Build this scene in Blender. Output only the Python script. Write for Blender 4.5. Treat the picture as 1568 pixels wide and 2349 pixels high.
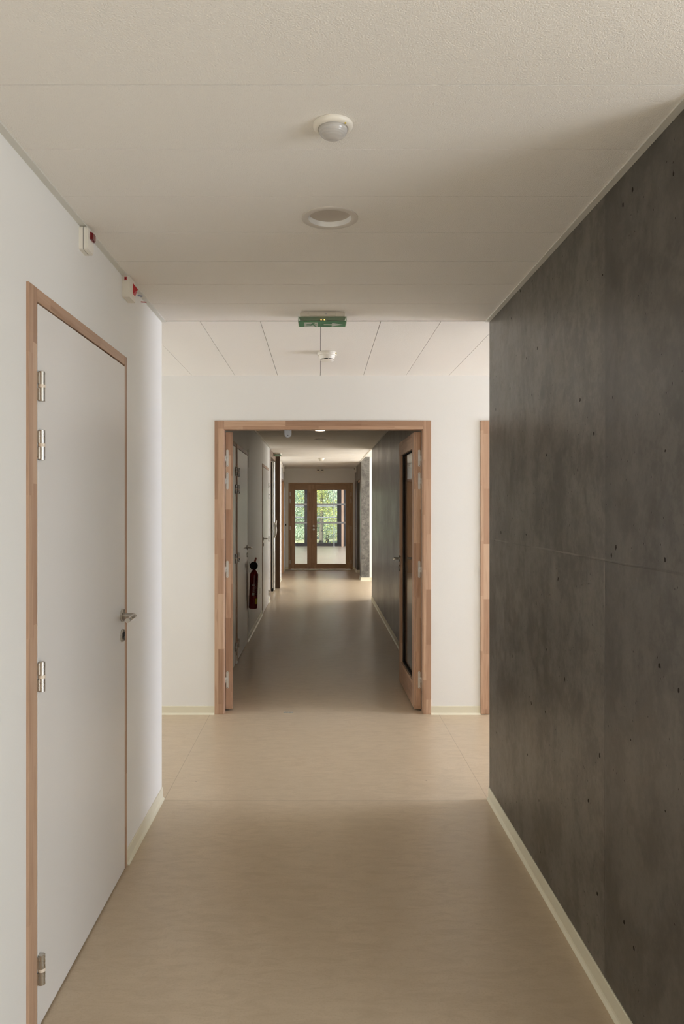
import bpy, bmesh, math, random
from mathutils import Vector, Matrix

# ------------------------------------------------------------------ camera
sc = bpy.context.scene
for o in list(bpy.data.objects):
    bpy.data.objects.remove(o)
C = sc.collection
F, VX, VY, CAMZ = 1685.0, 734.0, 1165.0, 1.5      # focal length and vanishing point in pixels of the 1568x2349 frame
cam = bpy.data.cameras.new('camera')
cam.sensor_fit = 'VERTICAL'
cam.sensor_height = 36.0
cam.sensor_width = 24.0
cam.lens = F / 2349 * 36.0
cam.shift_x = (784 - VX) / 2349
cam.shift_y = (VY - 1174.5) / 2349
cam.clip_start = 0.05
cam.clip_end = 300
co = bpy.data.objects.new('camera', cam)
C.objects.link(co)
co.location = (0, 0, CAMZ)
co.rotation_euler = (math.pi / 2, 0, 0)
sc.camera = co
sc.view_settings.view_transform = 'Standard'
sc.view_settings.look = 'None'
sc.view_settings.exposure = 0.55
sc.view_settings.gamma = 1.0
sc.view_settings.use_curve_mapping = False
sc.cycles.use_denoising = True
sc.cycles.max_bounces = 14
sc.cycles.diffuse_bounces = 8
sc.cycles.glossy_bounces = 5
sc.cycles.transparent_max_bounces = 16
sc.cycles.sample_clamp_indirect = 6.0
sc.cycles.caustics_reflective = False
sc.cycles.caustics_refractive = False

# ------------------------------------------------------------------ world, sun, daylight in the windows, added fill lights
w = bpy.data.worlds.new('sky')
sc.world = w
w.use_nodes = True
nt = w.node_tree
bg = nt.nodes['Background']
sky = nt.nodes.new('ShaderNodeTexSky')
sky.sky_type = 'NISHITA'
sky.sun_disc = False
sky.sun_elevation = math.radians(38)
sky.sun_rotation = math.radians(200)
nt.links.new(sky.outputs[0], bg.inputs[0])
bg.inputs[1].default_value = 0.22
sun = bpy.data.lights.new('sun', 'SUN')
sun.energy = 11.0
sun.color = (1.0, 0.94, 0.82)
sun.angle = math.radians(0.6)
so = bpy.data.objects.new('sun', sun)
C.objects.link(so)
so.rotation_euler = (math.radians(50), 0, math.radians(-28))   # over the roof, onto the trees

def window_or_fill_light(name, loc, sx, sz, power, color, facing):
    """area light"""
    l = bpy.data.lights.new(name, 'AREA')
    l.shape = 'RECTANGLE'
    l.size, l.size_y = sx, sz
    l.energy = power
    l.color = color
    o = bpy.data.objects.new(name, l)
    C.objects.link(o)
    o.location = loc
    o.rotation_euler = {'-X': (math.pi / 2, 0, math.pi / 2), '+X': (math.pi / 2, 0, -math.pi / 2),
                        '-Y': (-math.pi / 2, 0, 0), '+Y': (math.pi / 2, 0, 0)}[facing]
    return o
DAY = (0.955, 1.005, 1.08)
window_or_fill_light('daylight_near', (3.90, -0.50, 1.10), 2.0, 1.8, 81, DAY, '-X')
window_or_fill_light('daylight_cross', (5.92, 4.56, 1.25), 1.30, 2.1, 139, (0.94, 1.01, 1.20), '-X')
window_or_fill_light('fill_cross_left', (-3.9, 4.56, 1.25), 1.30, 2.1, 24, DAY, '+X')  # added fill to lift the left side; this end wall has no window
window_or_fill_light('daylight_far', (3.90, 13.6, 1.50), 2.8, 1.6, 120, (0.99, 0.99, 1.0), '-X')
window_or_fill_light('fill_end_room', (4.9, 23.0, 1.25), 8.0, 2.1, 450, (0.88, 0.95, 1.32), '-X')  # added to brighten the end room floor, at an unseen side window

# ------------------------------------------------------------------ material helpers
def hexc(r, g, b):
    f = lambda c: (c / 255 / 12.92) if c / 255 <= 0.04045 else ((c / 255 + 0.055) / 1.055) ** 2.4
    return (f(r), f(g), f(b), 1)

def new_mat(name):
    m = bpy.data.materials.new(name)
    m.use_nodes = True
    b = m.node_tree.nodes['Principled BSDF']
    return m, m.node_tree, b

def N(nt, t, **kw):
    n = nt.nodes.new(t)
    for k, v in kw.items():
        setattr(n, k, v)
    return n

def simple(name, col, rough=0.5, metal=0.0, spec=0.5, noise=0.0, nscale=40):
    m, nt, b = new_mat(name)
    b.inputs['Base Color'].default_value = (*col[:3], 1)
    b.inputs['Roughness'].default_value = rough
    b.inputs['Metallic'].default_value = metal
    b.inputs['Specular IOR Level'].default_value = spec
    g = N(nt, 'ShaderNodeNewGeometry')
    n = N(nt, 'ShaderNodeTexNoise')
    n.inputs['Scale'].default_value = nscale
    nt.links.new(g.outputs['Position'], n.inputs['Vector'])
    mr = N(nt, 'ShaderNodeMapRange')
    mr.inputs['To Min'].default_value = rough - 0.05 - noise
    mr.inputs['To Max'].default_value = rough + 0.05 + noise
    nt.links.new(n.outputs['Fac'], mr.inputs['Value'])
    nt.links.new(mr.outputs['Result'], b.inputs['Roughness'])
    return m

def math_node(nt, op, a, b=None, c=None, clamp=False):
    n = nt.nodes.new('ShaderNodeMath')
    n.operation = op
    n.use_clamp = clamp
    for i, v in enumerate((a, b, c)):
        if v is None:
            continue
        if isinstance(v, (int, float)):
            n.inputs[i].default_value = v
        else:
            nt.links.new(v, n.inputs[i])
    return n.outputs[0]

def mix_col(nt, fac, a, b, blend='MIX'):
    n = nt.nodes.new('ShaderNodeMix')
    n.data_type = 'RGBA'
    n.blend_type = blend
    for s, v in ((n.inputs[0], fac), (n.inputs[6], a), (n.inputs[7], b)):
        if isinstance(v, (int, float)):
            s.default_value = v
        elif isinstance(v, tuple):
            s.default_value = v
        else:
            nt.links.new(v, s)
    return n.outputs[2]

def noise(nt, vec, scale, detail=2, rough=0.5, dist=0.0):
    n = nt.nodes.new('ShaderNodeTexNoise')
    n.inputs['Scale'].default_value = scale
    n.inputs['Detail'].default_value = detail
    n.inputs['Roughness'].default_value = rough
    n.inputs['Distortion'].default_value = dist
    nt.links.new(vec, n.inputs['Vector'])
    return n.outputs['Fac']

def mapping(nt, vec, scale=(1, 1, 1), loc=(0, 0, 0)):
    n = nt.nodes.new('ShaderNodeMapping')
    n.inputs['Scale'].default_value = scale
    n.inputs['Location'].default_value = loc
    nt.links.new(vec, n.inputs['Vector'])
    return n.outputs[0]

def smooth(nt, v, lo, hi, tmin=0.0, tmax=1.0):
    n = nt.nodes.new('ShaderNodeMapRange')
    n.interpolation_type = 'SMOOTHSTEP'
    n.inputs['From Min'].default_value = lo
    n.inputs['From Max'].default_value = hi
    n.inputs['To Min'].default_value = tmin
    n.inputs['To Max'].default_value = tmax
    nt.links.new(v, n.inputs['Value'])
    return n.outputs[0]

def bump(nt, b, h, strength, dist):
    n = nt.nodes.new('ShaderNodeBump')
    n.inputs['Strength'].default_value = strength
    n.inputs['Distance'].default_value = dist
    nt.links.new(h, n.inputs['Height'])
    nt.links.new(n.outputs[0], b.inputs['Normal'])

def pos(nt):
    return N(nt, 'ShaderNodeNewGeometry').outputs['Position']

def line_mask(nt, coord, at, half):
    """1 on a thin line where coord == at"""
    d = math_node(nt, 'ABSOLUTE', math_node(nt, 'SUBTRACT', coord, at))
    return smooth(nt, d, half * 0.6, half * 1.4, 1.0, 0.0)

# white wall paint
def paint(name, col, rough=0.6, spec=0.3):
    m, nt, b = new_mat(name)
    p = pos(nt)
    n1 = noise(nt, p, 1.3, 3)
    c = mix_col(nt, smooth(nt, n1, 0.3, 0.7), (*col[:3], 1), (col[0] * .975, col[1] * .975, col[2] * .97, 1))
    nt.links.new(c, b.inputs['Base Color'])
    b.inputs['Roughness'].default_value = rough
    b.inputs['Specular IOR Level'].default_value = spec
    bump(nt, b, noise(nt, p, 160, 3), 0.12, 0.002)
    return m
M = {}
M['paint'] = paint('white_wall_paint', (0.81, 0.80, 0.765), 0.5, 0.35)
M['leaf'] = paint('white_door_laminate', (0.76, 0.735, 0.70), 0.33, 0.5)

def ceiling_mat():
    m, nt, b = new_mat('textured_ceiling_panel')
    p = pos(nt)
    n2 = noise(nt, p, 260, 2, 0.6)
    n3 = noise(nt, p, 0.9, 2)
    c = mix_col(nt, smooth(nt, n3, 0.3, 0.7), (0.85, 0.825, 0.77, 1), (0.83, 0.80, 0.745, 1))
    v = N(nt, 'ShaderNodeTexVoronoi')
    v.inputs['Scale'].default_value = 75
    nt.links.new(p, v.inputs['Vector'])
    pits = smooth(nt, v.outputs['Distance'], 0.03, 0.10, 1, 0)
    c = mix_col(nt, math_node(nt, 'MULTIPLY', pits, 0.22), c, (0.35, 0.30, 0.25, 1))
    nt.links.new(c, b.inputs['Base Color'])
    b.inputs['Roughness'].default_value = 0.85
    b.inputs['Specular IOR Level'].default_value = 0.2
    bump(nt, b, n2, 0.75, 0.0028)
    return m
M['ceil'] = ceiling_mat()

def floor_mat():
    m, nt, b = new_mat('beige_linoleum')
    p = pos(nt)
    sx = N(nt, 'ShaderNodeSeparateXYZ')
    nt.links.new(p, sx.inputs[0])
    X, Y = sx.outputs[0], sx.outputs[1]
    n1 = noise(nt, mapping(nt, p, (3.0, 1.1, 1)), 1.0, 4, 0.6)
    n2 = noise(nt, mapping(nt, p, (9, 26, 1)), 1.0, 5, 0.7, 0.8)
    n3 = noise(nt, p, 140, 2, 0.6)
    base = mix_col(nt, smooth(nt, n1, 0.3, 0.7), (0.545, 0.440, 0.310, 1), (0.595, 0.480, 0.340, 1))
    base = mix_col(nt, smooth(nt, n2, 0.35, 0.75), base, (0.50, 0.395, 0.272, 1))
    base = mix_col(nt, smooth(nt, n3, 0.45, 0.8, 0, .55), base, (0.47, 0.36, 0.24, 1))
    v = N(nt, 'ShaderNodeTexVoronoi')
    v.inputs['Scale'].default_value = 2.3
    nt.links.new(p, v.inputs['Vector'])
    speck = smooth(nt, v.outputs['Distance'], 0.008, 0.016, 1, 0)
    base = mix_col(nt, math_node(nt, 'MULTIPLY', speck, 0.8), base, (0.13, 0.09, 0.06, 1))
    # welded seams between the sheets
    seam = line_mask(nt, Y, 3.767, 0.0022)
    seam = math_node(nt, 'MAXIMUM', seam, line_mask(nt, Y, 5.395, 0.003))
    seam = math_node(nt, 'MAXIMUM', seam, line_mask(nt, Y, 16.85, 0.003))
    inside = math_node(nt, 'MULTIPLY', math_node(nt, 'GREATER_THAN', Y, 3.767), math_node(nt, 'LESS_THAN', Y, 5.395))
    sx2 = math_node(nt, 'MAXIMUM', line_mask(nt, X, -0.80, 0.0022), line_mask(nt, X, 0.862, 0.0022))
    seam = math_node(nt, 'MAXIMUM', seam, math_node(nt, 'MULTIPLY', inside, sx2))
    base = mix_col(nt, math_node(nt, 'MULTIPLY', seam, 0.45), base, (0.25, 0.18, 0.11, 1))
    nt.links.new(base, b.inputs['Base Color'])
    nt.links.new(smooth(nt, n1, 0.3, 0.7, 0.295, 0.36), b.inputs['Roughness'])
    b.inputs['Specular IOR Level'].default_value = 0.5
    h = math_node(nt, 'ADD', math_node(nt, 'MULTIPLY', noise(nt, mapping(nt, p, (4, 9, 1)), 1, 3), 1.0),
                  math_node(nt, 'MULTIPLY', n3, 0.05))
    bump(nt, b, h, 0.35, 0.0035)
    return m
M['floor'] = floor_mat()

def concrete_mat(name, dark, light, seams_y, joint_z, rough, along='Y', st=(.42, .38, .20), sc4=((9, .55), (30, 3.2), (3.4, 1.5), (60, 26), (11, 2.0)), full=False, xs=0, tr=(.40, .60), sw=.0022, marks=()):
    m, nt, b = new_mat(name)
    p = pos(nt)
    sx = N(nt, 'ShaderNodeSeparateXYZ')
    nt.links.new(p, sx.inputs[0])
    Y, Z = sx.outputs[1], sx.outputs[2]
    streak = noise(nt, mapping(nt, p, (xs or 1, sc4[0][0], sc4[0][1])), 1.0, 5, 0.62, 0.35)
    streak2 = noise(nt, mapping(nt, p, (xs * 3 or 1, sc4[1][0], sc4[1][1])), 1.0, 4, 0.7, 0.3)
    cloud = noise(nt, mapping(nt, p, (xs * .8 or 2, sc4[2][0], sc4[2][1])), 1.0, 8, 0.70, 0.3)
    fine = noise(nt, mapping(nt, p, (60, sc4[3][0], sc4[3][1])), 1.0, 4, 0.7)
    t = math_node(nt, 'ADD', math_node(nt, 'MULTIPLY', streak, st[0]), math_node(nt, 'MULTIPLY', cloud, st[1]))
    t = math_node(nt, 'ADD', t, math_node(nt, 'MULTIPLY', streak2, st[2]))
    base = mix_col(nt, smooth(nt, t, tr[0], tr[1]), (*dark, 1), (*light, 1))
    dk = smooth(nt, noise(nt, mapping(nt, p, (xs or 1, sc4[4][0], sc4[4][1]), (3, 5, 1)), 1.0, 5, 0.65, 0.5), 0.56, 0.70)
    base = mix_col(nt, math_node(nt, 'MULTIPLY', dk, 0.38), base, tuple(c * 0.62 for c in dark) + (1,))
    lt = smooth(nt, noise(nt, mapping(nt, p, (1, sc4[4][0] * .7, sc4[4][1] * .8), (9, 2, 4)), 1.0, 4, 0.6, 0.5), 0.58, 0.72)
    base = mix_col(nt, math_node(nt, 'MULTIPLY', lt, 0.22), base, tuple(c * 1.35 for c in light) + (1,))
    base = mix_col(nt, smooth(nt, fine, 0.45, 0.75, 0, 0.30), base, tuple(c * 0.7 for c in dark) + (1,))
    # air holes
    v = N(nt, 'ShaderNodeTexVoronoi')
    v.inputs['Scale'].default_value = 1.0
    v.inputs['Randomness'].default_value = 1.0
    wv = N(nt, 'ShaderNodeTexNoise')
    wv.inputs['Scale'].default_value = 55
    nt.links.new(p, wv.inputs['Vector'])
    ws = N(nt, 'ShaderNodeVectorMath', operation='SCALE')
    nt.links.new(wv.outputs['Color'], ws.inputs[0])
    ws.inputs['Scale'].default_value = 0.012
    wa = N(nt, 'ShaderNodeVectorMath', operation='ADD')
    nt.links.new(p, wa.inputs[0])
    nt.links.new(ws.outputs[0], wa.inputs[1])
    nt.links.new(mapping(nt, wa.outputs[0], (0.01, 15, 12)), v.inputs['Vector'])
    rsep = N(nt, 'ShaderNodeSeparateColor')
    nt.links.new(v.outputs['Color'], rsep.inputs[0])
    rad = math_node(nt, 'MULTIPLY', math_node(nt, 'POWER', rsep.outputs[0], 3.0), 0.085)
    hole = math_node(nt, 'LESS_THAN', v.outputs['Distance'], rad)
    v2 = N(nt, 'ShaderNodeTexVoronoi')
    nt.links.new(mapping(nt, p, (0.01, 34, 30)), v2.inputs['Vector'])
    v2.inputs['Scale'].default_value = 1.0
    hole2 = math_node(nt, 'MULTIPLY', smooth(nt, v2.outputs['Distance'], 0.05, 0.12, 1, 0),
                      smooth(nt, noise(nt, p, 4.0, 2), 0.42, 0.52))
    hole = math_node(nt, 'MAXIMUM', hole, math_node(nt, 'MULTIPLY', hole2, 0.8))
    base = mix_col(nt, math_node(nt, 'MULTIPLY', hole, 0.85), base, (0.012, 0.010, 0.008, 1))
    wob = math_node(nt, 'MULTIPLY', math_node(nt, 'SUBTRACT', noise(nt, p, 3.0, 4), 0.5), 0.010)
    height = math_node(nt, 'MULTIPLY', hole, -1.0)
    if joint_z is not None:
        j = line_mask(nt, math_node(nt, 'ADD', Z, wob), joint_z, 0.0028)
        patch = smooth(nt, noise(nt, p, 2.6, 2), 0.42, 0.56)
        jl = math_node(nt, 'MULTIPLY', j, patch)
        base = mix_col(nt, math_node(nt, 'MULTIPLY', j, 0.35), base, tuple(c * 0.5 for c in dark) + (1,))
        base = mix_col(nt, math_node(nt, 'MULTIPLY', jl, 0.45), base, tuple(c * 1.9 for c in light) + (1,))
        height = math_node(nt, 'ADD', height, math_node(nt, 'MULTIPLY', j, 0.8))
    for sy in seams_y:
        low = math_node(nt, 'LESS_THAN', Z, (joint_z or 1.34) if not full else 5.0)
        s = line_mask(nt, math_node(nt, 'ADD', Y, math_node(nt, 'MULTIPLY', wob, 0.12)), sy, sw)
        rag = smooth(nt, noise(nt, mapping(nt, p, (40, 40, 9)), 1, 3), 0.30, 0.6)
        s = math_node(nt, 'MULTIPLY', s, math_node(nt, 'MULTIPLY', rag, low))
        base = mix_col(nt, math_node(nt, 'MULTIPLY', s, 0.9), base, tuple(c * 0.35 for c in dark) + (1,))
        hz = line_mask(nt, Z, (joint_z or 1.34) - 0.085, 0.075)       # pale grout bead below the crossing
        s2 = math_node(nt, 'MULTIPLY', line_mask(nt, Y, sy + 0.006, 0.005), math_node(nt, 'MULTIPLY', hz, low))
        base = mix_col(nt, math_node(nt, 'MULTIPLY', s2, 0.5), base, tuple(c * 2.2 for c in light) + (1,))
        side = smooth(nt, Y, sy - 0.006, sy + 0.006)                  # each pour has its own tone
        base = mix_col(nt, math_node(nt, 'MULTIPLY', math_node(nt, 'SUBTRACT', 1.0, side), 0.10 if full else 0.30), base, tuple(c * 0.7 for c in dark) + (1,))
        height = math_node(nt, 'SUBTRACT', height, math_node(nt, 'MULTIPLY', s, 0.8))
        if not full:                                                  # darker stain running down beside the form joint
            band = math_node(nt, 'MULTIPLY', smooth(nt, Y, sy - .16, sy - .004), math_node(nt, 'SUBTRACT', 1.0, smooth(nt, Y, sy - .003, sy + .003)))
            base = mix_col(nt, math_node(nt, 'MULTIPLY', band, 0.35), base, tuple(c * 0.55 for c in dark) + (1,))
    for (my, mz, ry, rz) in marks:                                    # filled tie holes
        dy = math_node(nt, 'DIVIDE', math_node(nt, 'SUBTRACT', Y, my), ry)
        dz = math_node(nt, 'DIVIDE', math_node(nt, 'SUBTRACT', Z, mz), rz)
        d = math_node(nt, 'ADD', math_node(nt, 'MULTIPLY', dy, dy), math_node(nt, 'MULTIPLY', dz, dz))
        k = smooth(nt, d, 0.1, 1.0, 1, 0)
        base = mix_col(nt, math_node(nt, 'MULTIPLY', k, 0.45), base, tuple(c * 0.45 for c in dark) + (1,))
    nt.links.new(base, b.inputs['Base Color'])
    nt.links.new(smooth(nt, cloud, 0.3, 0.7, rough - 0.05, rough + 0.06), b.inputs['Roughness'])
    dull = math_node(nt, 'ADD', math_node(nt, 'MULTIPLY', hole, -0.60), 0.62)      # air holes and wet-looking patches shine less
    patch2 = smooth(nt, noise(nt, mapping(nt, p, (1, 4, 3), (7, 1, 2)), 1.0, 5, 0.65, 0.4), 0.40, 0.62, 1.0, 0.68)
    nt.links.new(math_node(nt, 'MULTIPLY', dull, patch2), b.inputs['Specular IOR Level'])
    height = math_node(nt, 'ADD', height, math_node(nt, 'MULTIPLY', fine, 0.10))
    bump(nt, b, height, 0.35, 0.002)
    return m
M['concrete_near'] = concrete_mat('smooth_dark_concrete', (0.060, 0.053, 0.044), (0.128, 0.116, 0.099), [2.25], 1.34, 0.34, st=(.28, .42, .30), sc4=((9, 4.0), (26, 22), (5.0, 5.5), (90, 90), (9, 7.5)), tr=(.425, .575), xs=9,
                                  marks=[(2.88, 1.953, 0.05, 0.035)])
M['concrete_far'] = concrete_mat('streaked_dark_concrete', (0.076, 0.068, 0.056), (0.140, 0.127, 0.108), [7.3, 8.42, 9.6, 10.7], 1.33, 0.34, st=(.42, .28, .30), sc4=((4.2, .35), (11, 2.4), (1.3, 1.3), (30, 30), (4.2, .9)), xs=4.2, full=True, sw=.030, marks=[(11.3, 1.335, .40, .014), (10.1, 1.29, .40, .035), (8.0, 1.318, .45, .010)])
M['concrete_rough'] = concrete_mat('rough_grey_concrete', (0.085, 0.08, 0.07), (0.19, 0.178, 0.158), [], None, 0.7, st=(.2, .5, .3), sc4=((9, 9), (26, 26), (7, 7), (60, 60), (9, 9)), xs=9)

def wood_mat(name, axis, tones, rough=0.42, stave=0.034, length=0.42, grain=0.5):
    """finger-jointed solid timber: staves running along one local axis, each block with its own tone"""
    m, nt, b = new_mat(name)
    tc = N(nt, 'ShaderNodeTexCoord')
    p = tc.outputs['Object']
    sx = N(nt, 'ShaderNodeSeparateXYZ')
    nt.links.new(p, sx.inputs[0])
    a = {'X': 0, 'Y': 1, 'Z': 2}[axis]
    others = [i for i in range(3) if i != a]
    s1 = math_node(nt, 'FLOOR', math_node(nt, 'DIVIDE', math_node(nt, 'ADD', sx.outputs[others[0]], 0.011), stave))
    s2 = math_node(nt, 'FLOOR', math_node(nt, 'DIVIDE', math_node(nt, 'ADD', sx.outputs[others[1]], 0.007), stave))
    sid = math_node(nt, 'ADD', math_node(nt, 'MULTIPLY', s1, 3.7), math_node(nt, 'MULTIPLY', s2, 8.3))
    off = N(nt, 'ShaderNodeTexWhiteNoise', noise_dimensions='1D')
    nt.links.new(sid, off.inputs['W'])
    l = math_node(nt, 'FLOOR', math_node(nt, 'DIVIDE', math_node(nt, 'ADD', sx.outputs[a], math_node(nt, 'MULTIPLY', off.outputs['Value'], 5.0)), length))
    cb = N(nt, 'ShaderNodeCombineXYZ')
    nt.links.new(sid, cb.inputs[0])
    nt.links.new(l, cb.inputs[1])
    wn = N(nt, 'ShaderNodeTexWhiteNoise', noise_dimensions='3D')
    nt.links.new(cb.outputs[0], wn.inputs['Vector'])
    r = N(nt, 'ShaderNodeValToRGB')
    r.color_ramp.interpolation = 'LINEAR'
    el = r.color_ramp.elements
    el[0].position, el[0].color = 0.0, (*tones[0], 1)
    el[1].position, el[1].color = 1.0, (*tones[-1], 1)
    for i, t in enumerate(tones[1:-1]):
        e = el.new((i + 1) / (len(tones) - 1))
        e.color = (*t, 1)
    nt.links.new(wn.outputs['Value'], r.inputs[0])
    sc_ = [55, 55, 55]
    sc_[a] = 2.6
    shift = N(nt, 'ShaderNodeVectorMath', operation='ADD')
    sh2 = N(nt, 'ShaderNodeVectorMath', operation='SCALE')
    nt.links.new(wn.outputs['Color'], sh2.inputs[0])
    sh2.inputs['Scale'].default_value = 9.0
    nt.links.new(p, shift.inputs[0])
    nt.links.new(sh2.outputs[0], shift.inputs[1])
    g = noise(nt, mapping(nt, shift.outputs[0], tuple(sc_)), 1.0, 4, 0.6, 0.6)
    sc2 = [16, 16, 16]
    sc2[a] = 1.1
    g2 = noise(nt, mapping(nt, shift.outputs[0], tuple(sc2)), 1.0, 3, 0.6, 1.2)
    dark = mix_col(nt, 1.0, r.outputs[0], (0.62, 0.52, 0.44, 1), 'MULTIPLY')
    c = mix_col(nt, smooth(nt, g, 0.42, 0.75, 0, grain), r.outputs[0], dark)
    c = mix_col(nt, smooth(nt, g2, 0.57, 0.66, 0, grain * 0.8), c, dark)
    nt.links.new(c, b.inputs['Base Color'])
    b.inputs['Roughness'].default_value = rough
    b.inputs['Specular IOR Level'].default_value = 0.4
    bump(nt, b, g, 0.15, 0.0006)
    return m
BEECH = [(0.36, 0.215, 0.135), (0.48, 0.305, 0.20), (0.55, 0.37, 0.25), (0.43, 0.265, 0.17), (0.60, 0.42, 0.29)]
OAK = [(0.36, 0.225, 0.125), (0.42, 0.27, 0.155), (0.39, 0.245, 0.14), (0.47, 0.31, 0.185)]
M['wood_x'] = wood_mat('finger_jointed_beech_across', 'X', BEECH, stave=0.06, length=0.55)
M['wood_y'] = wood_mat('finger_jointed_beech_along', 'Y', BEECH, stave=0.06, length=0.5)
M['wood_z'] = wood_mat('finger_jointed_beech_upright', 'Z', BEECH, stave=0.052, length=0.40)
M['oak_x'] = wood_mat('oiled_oak_across', 'X', OAK, stave=0.045, length=0.35)
M['oak_z'] = wood_mat('oiled_oak_upright', 'Z', OAK, stave=0.045, length=0.45)
M['walnut'] = wood_mat('dark_stained_timber', 'Z', [(0.065, 0.034, 0.016), (0.085, 0.045, 0.022)], stave=0.2, length=3)
M['larch'] = wood_mat('pale_larch', 'Z', [(0.60, 0.39, 0.23), (0.66, 0.44, 0.27)], stave=0.2, length=3)

M['skirt'] = simple('cream_vinyl_skirting', (0.72, 0.68, 0.53), 0.42)
M['steel'] = simple('satin_stainless_steel', (0.55, 0.52, 0.47), 0.28, 1.0)
M['zinc'] = simple('zinc_plated_steel', (0.66, 0.66, 0.63), 0.38, 0.75)
M['alu'] = simple('brushed_aluminium', (0.78, 0.77, 0.74), 0.3, 0.9)
M['nylon'] = simple('cream_nylon_ring', (0.78, 0.68, 0.56), 0.45)
M['trim'] = simple('pale_grey_lacquered_trim', (0.66, 0.65, 0.59), 0.45)
M['plastic'] = simple('white_plastic', (0.80, 0.76, 0.67), 0.38)
M['plastic_grey'] = simple('light_grey_plastic', (0.55, 0.55, 0.53), 0.4)
M['black'] = simple('black_plastic', (0.010, 0.010, 0.008), 0.7, 0.0, 0.25)
M['black_gap'] = simple('black_rubber_seal', (0.018, 0.015, 0.012), 0.7)
M['dark_frame'] = simple('dark_bronze_frame', (0.030, 0.022, 0.016), 0.55)
M['brown_metal'] = simple('brown_lacquered_metal', (0.17, 0.115, 0.08), 0.4)
M['red_lens'] = simple('dark_red_lens', (0.16, 0.012, 0.014), 0.15)
M['bright_red'] = simple('red_plastic', (0.42, 0.018, 0.022), 0.3)
M['faded_red'] = simple('faded_red_plastic', (0.42, 0.12, 0.09), 0.45)
M['blue'] = simple('blue_plastic', (0.02, 0.06, 0.30), 0.4)
M['yellow'] = simple('yellow_sticker', (0.62, 0.45, 0.03), 0.5)
M['ext_red'] = simple('glossy_dark_red_enamel', (0.17, 0.008, 0.008), 0.22)
M['print'] = simple('pale_print', (0.42, 0.38, 0.35), 0.5)
def film(name, col, k):
    m, nt, b = new_mat(name)
    b.inputs['Base Color'].default_value = (*col, 1)
    b.inputs['Roughness'].default_value = 0.45
    tl = N(nt, 'ShaderNodeBsdfTranslucent')
    tl.inputs[0].default_value = (*col, 1)
    mx = N(nt, 'ShaderNodeMixShader')
    mx.inputs[0].default_value = k
    nt.links.new(b.outputs[0], mx.inputs[1])
    nt.links.new(tl.outputs[0], mx.inputs[2])
    nt.links.new(mx.outputs[0], nt.nodes['Material Output'].inputs[0])
    return m
M['film'] = film('frosted_white_film', (0.85, 0.85, 0.83), 0.6)
M['green'] = film('green_sign_film', (0.15, 0.37, 0.20), 0.35)
M['sign_white'] = film('white_sign_film', (0.85, 0.88, 0.82), 0.5)
M['plate_white'] = simple('white_plate', (0.70, 0.68, 0.63), 0.5)
M['reflector'] = simple('pale_grey_green_reflector', (0.42, 0.45, 0.37), 0.5)
M['keeper'] = simple('grey_lacquered_steel', (0.34, 0.35, 0.36), 0.4)
M['silver'] = simple('satin_white_reflector', (0.92, 0.92, 0.90), 0.38, 0.1, 0.6)
M['diffuser'] = simple('opal_diffuser', (0.52, 0.47, 0.41), 0.5)
M['downring'] = simple('white_enamel_ring', (0.64, 0.60, 0.54), 0.45)
M['bark'] = simple('grey_bark', (0.10, 0.085, 0.07), 0.9)
M['grass'] = simple('dry_grass', (0.30, 0.28, 0.17), 0.9)

def glass_mat(name, tint=(0.93, 0.96, 0.94), gloss=0.9, rough=0.02):
    m = bpy.data.materials.new(name)
    m.use_nodes = True
    nt = m.node_tree
    nt.nodes.clear()
    out = N(nt, 'ShaderNodeOutputMaterial')
    tr = N(nt, 'ShaderNodeBsdfTransparent')
    tr.inputs[0].default_value = (*tint, 1)
    gl = N(nt, 'ShaderNodeBsdfGlossy')
    gl.inputs['Roughness'].default_value = rough
    fr = N(nt, 'ShaderNodeFresnel')
    fr.inputs[0].default_value = 1.45
    mx = N(nt, 'ShaderNodeMixShader')
    nt.links.new(math_node(nt, 'MULTIPLY', fr.outputs[0], gloss), mx.inputs[0])
    nt.links.new(tr.outputs[0], mx.inputs[1])
    nt.links.new(gl.outputs[0], mx.inputs[2])
    nt.links.new(mx.outputs[0], out.inputs[0])
    return m
M['glass'] = glass_mat('clear_glass')
M['clear_cover'] = glass_mat('green_tinted_clear_cover', (0.90, 0.97, 0.92), 0.8, 0.06)

def emit_mat(name, col, strength):
    m, nt, b = new_mat(name)
    b.inputs['Base Color'].default_value = (*col, 1)
    b.inputs['Emission Color'].default_value = (*col, 1)
    b.inputs['Emission Strength'].default_value = strength
    return m
M['lamp'] = emit_mat('lit_opal_disc', (1.0, 0.86, 0.66), 4.0)
M['led'] = emit_mat('orange_led', (1.0, 0.42, 0.12), 3.0)

def dome_mat():
    m, nt, b = new_mat('ribbed_translucent_lens')
    b.inputs['Base Color'].default_value = (0.52, 0.50, 0.47, 1)
    b.inputs['Roughness'].default_value = 0.12
    b.inputs['Subsurface Weight'].default_value = 0.3
    b.inputs['Subsurface Radius'].default_value = (0.01, 0.01, 0.01)
    tc = N(nt, 'ShaderNodeTexCoord')
    sx = N(nt, 'ShaderNodeSeparateXYZ')
    nt.links.new(tc.outputs['Object'], sx.inputs[0])
    s = math_node(nt, 'SINE', math_node(nt, 'MULTIPLY', sx.outputs[2], 1700.0))
    bump(nt, b, s, 0.22, 0.0006)
    return m
M['dome'] = dome_mat()

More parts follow.
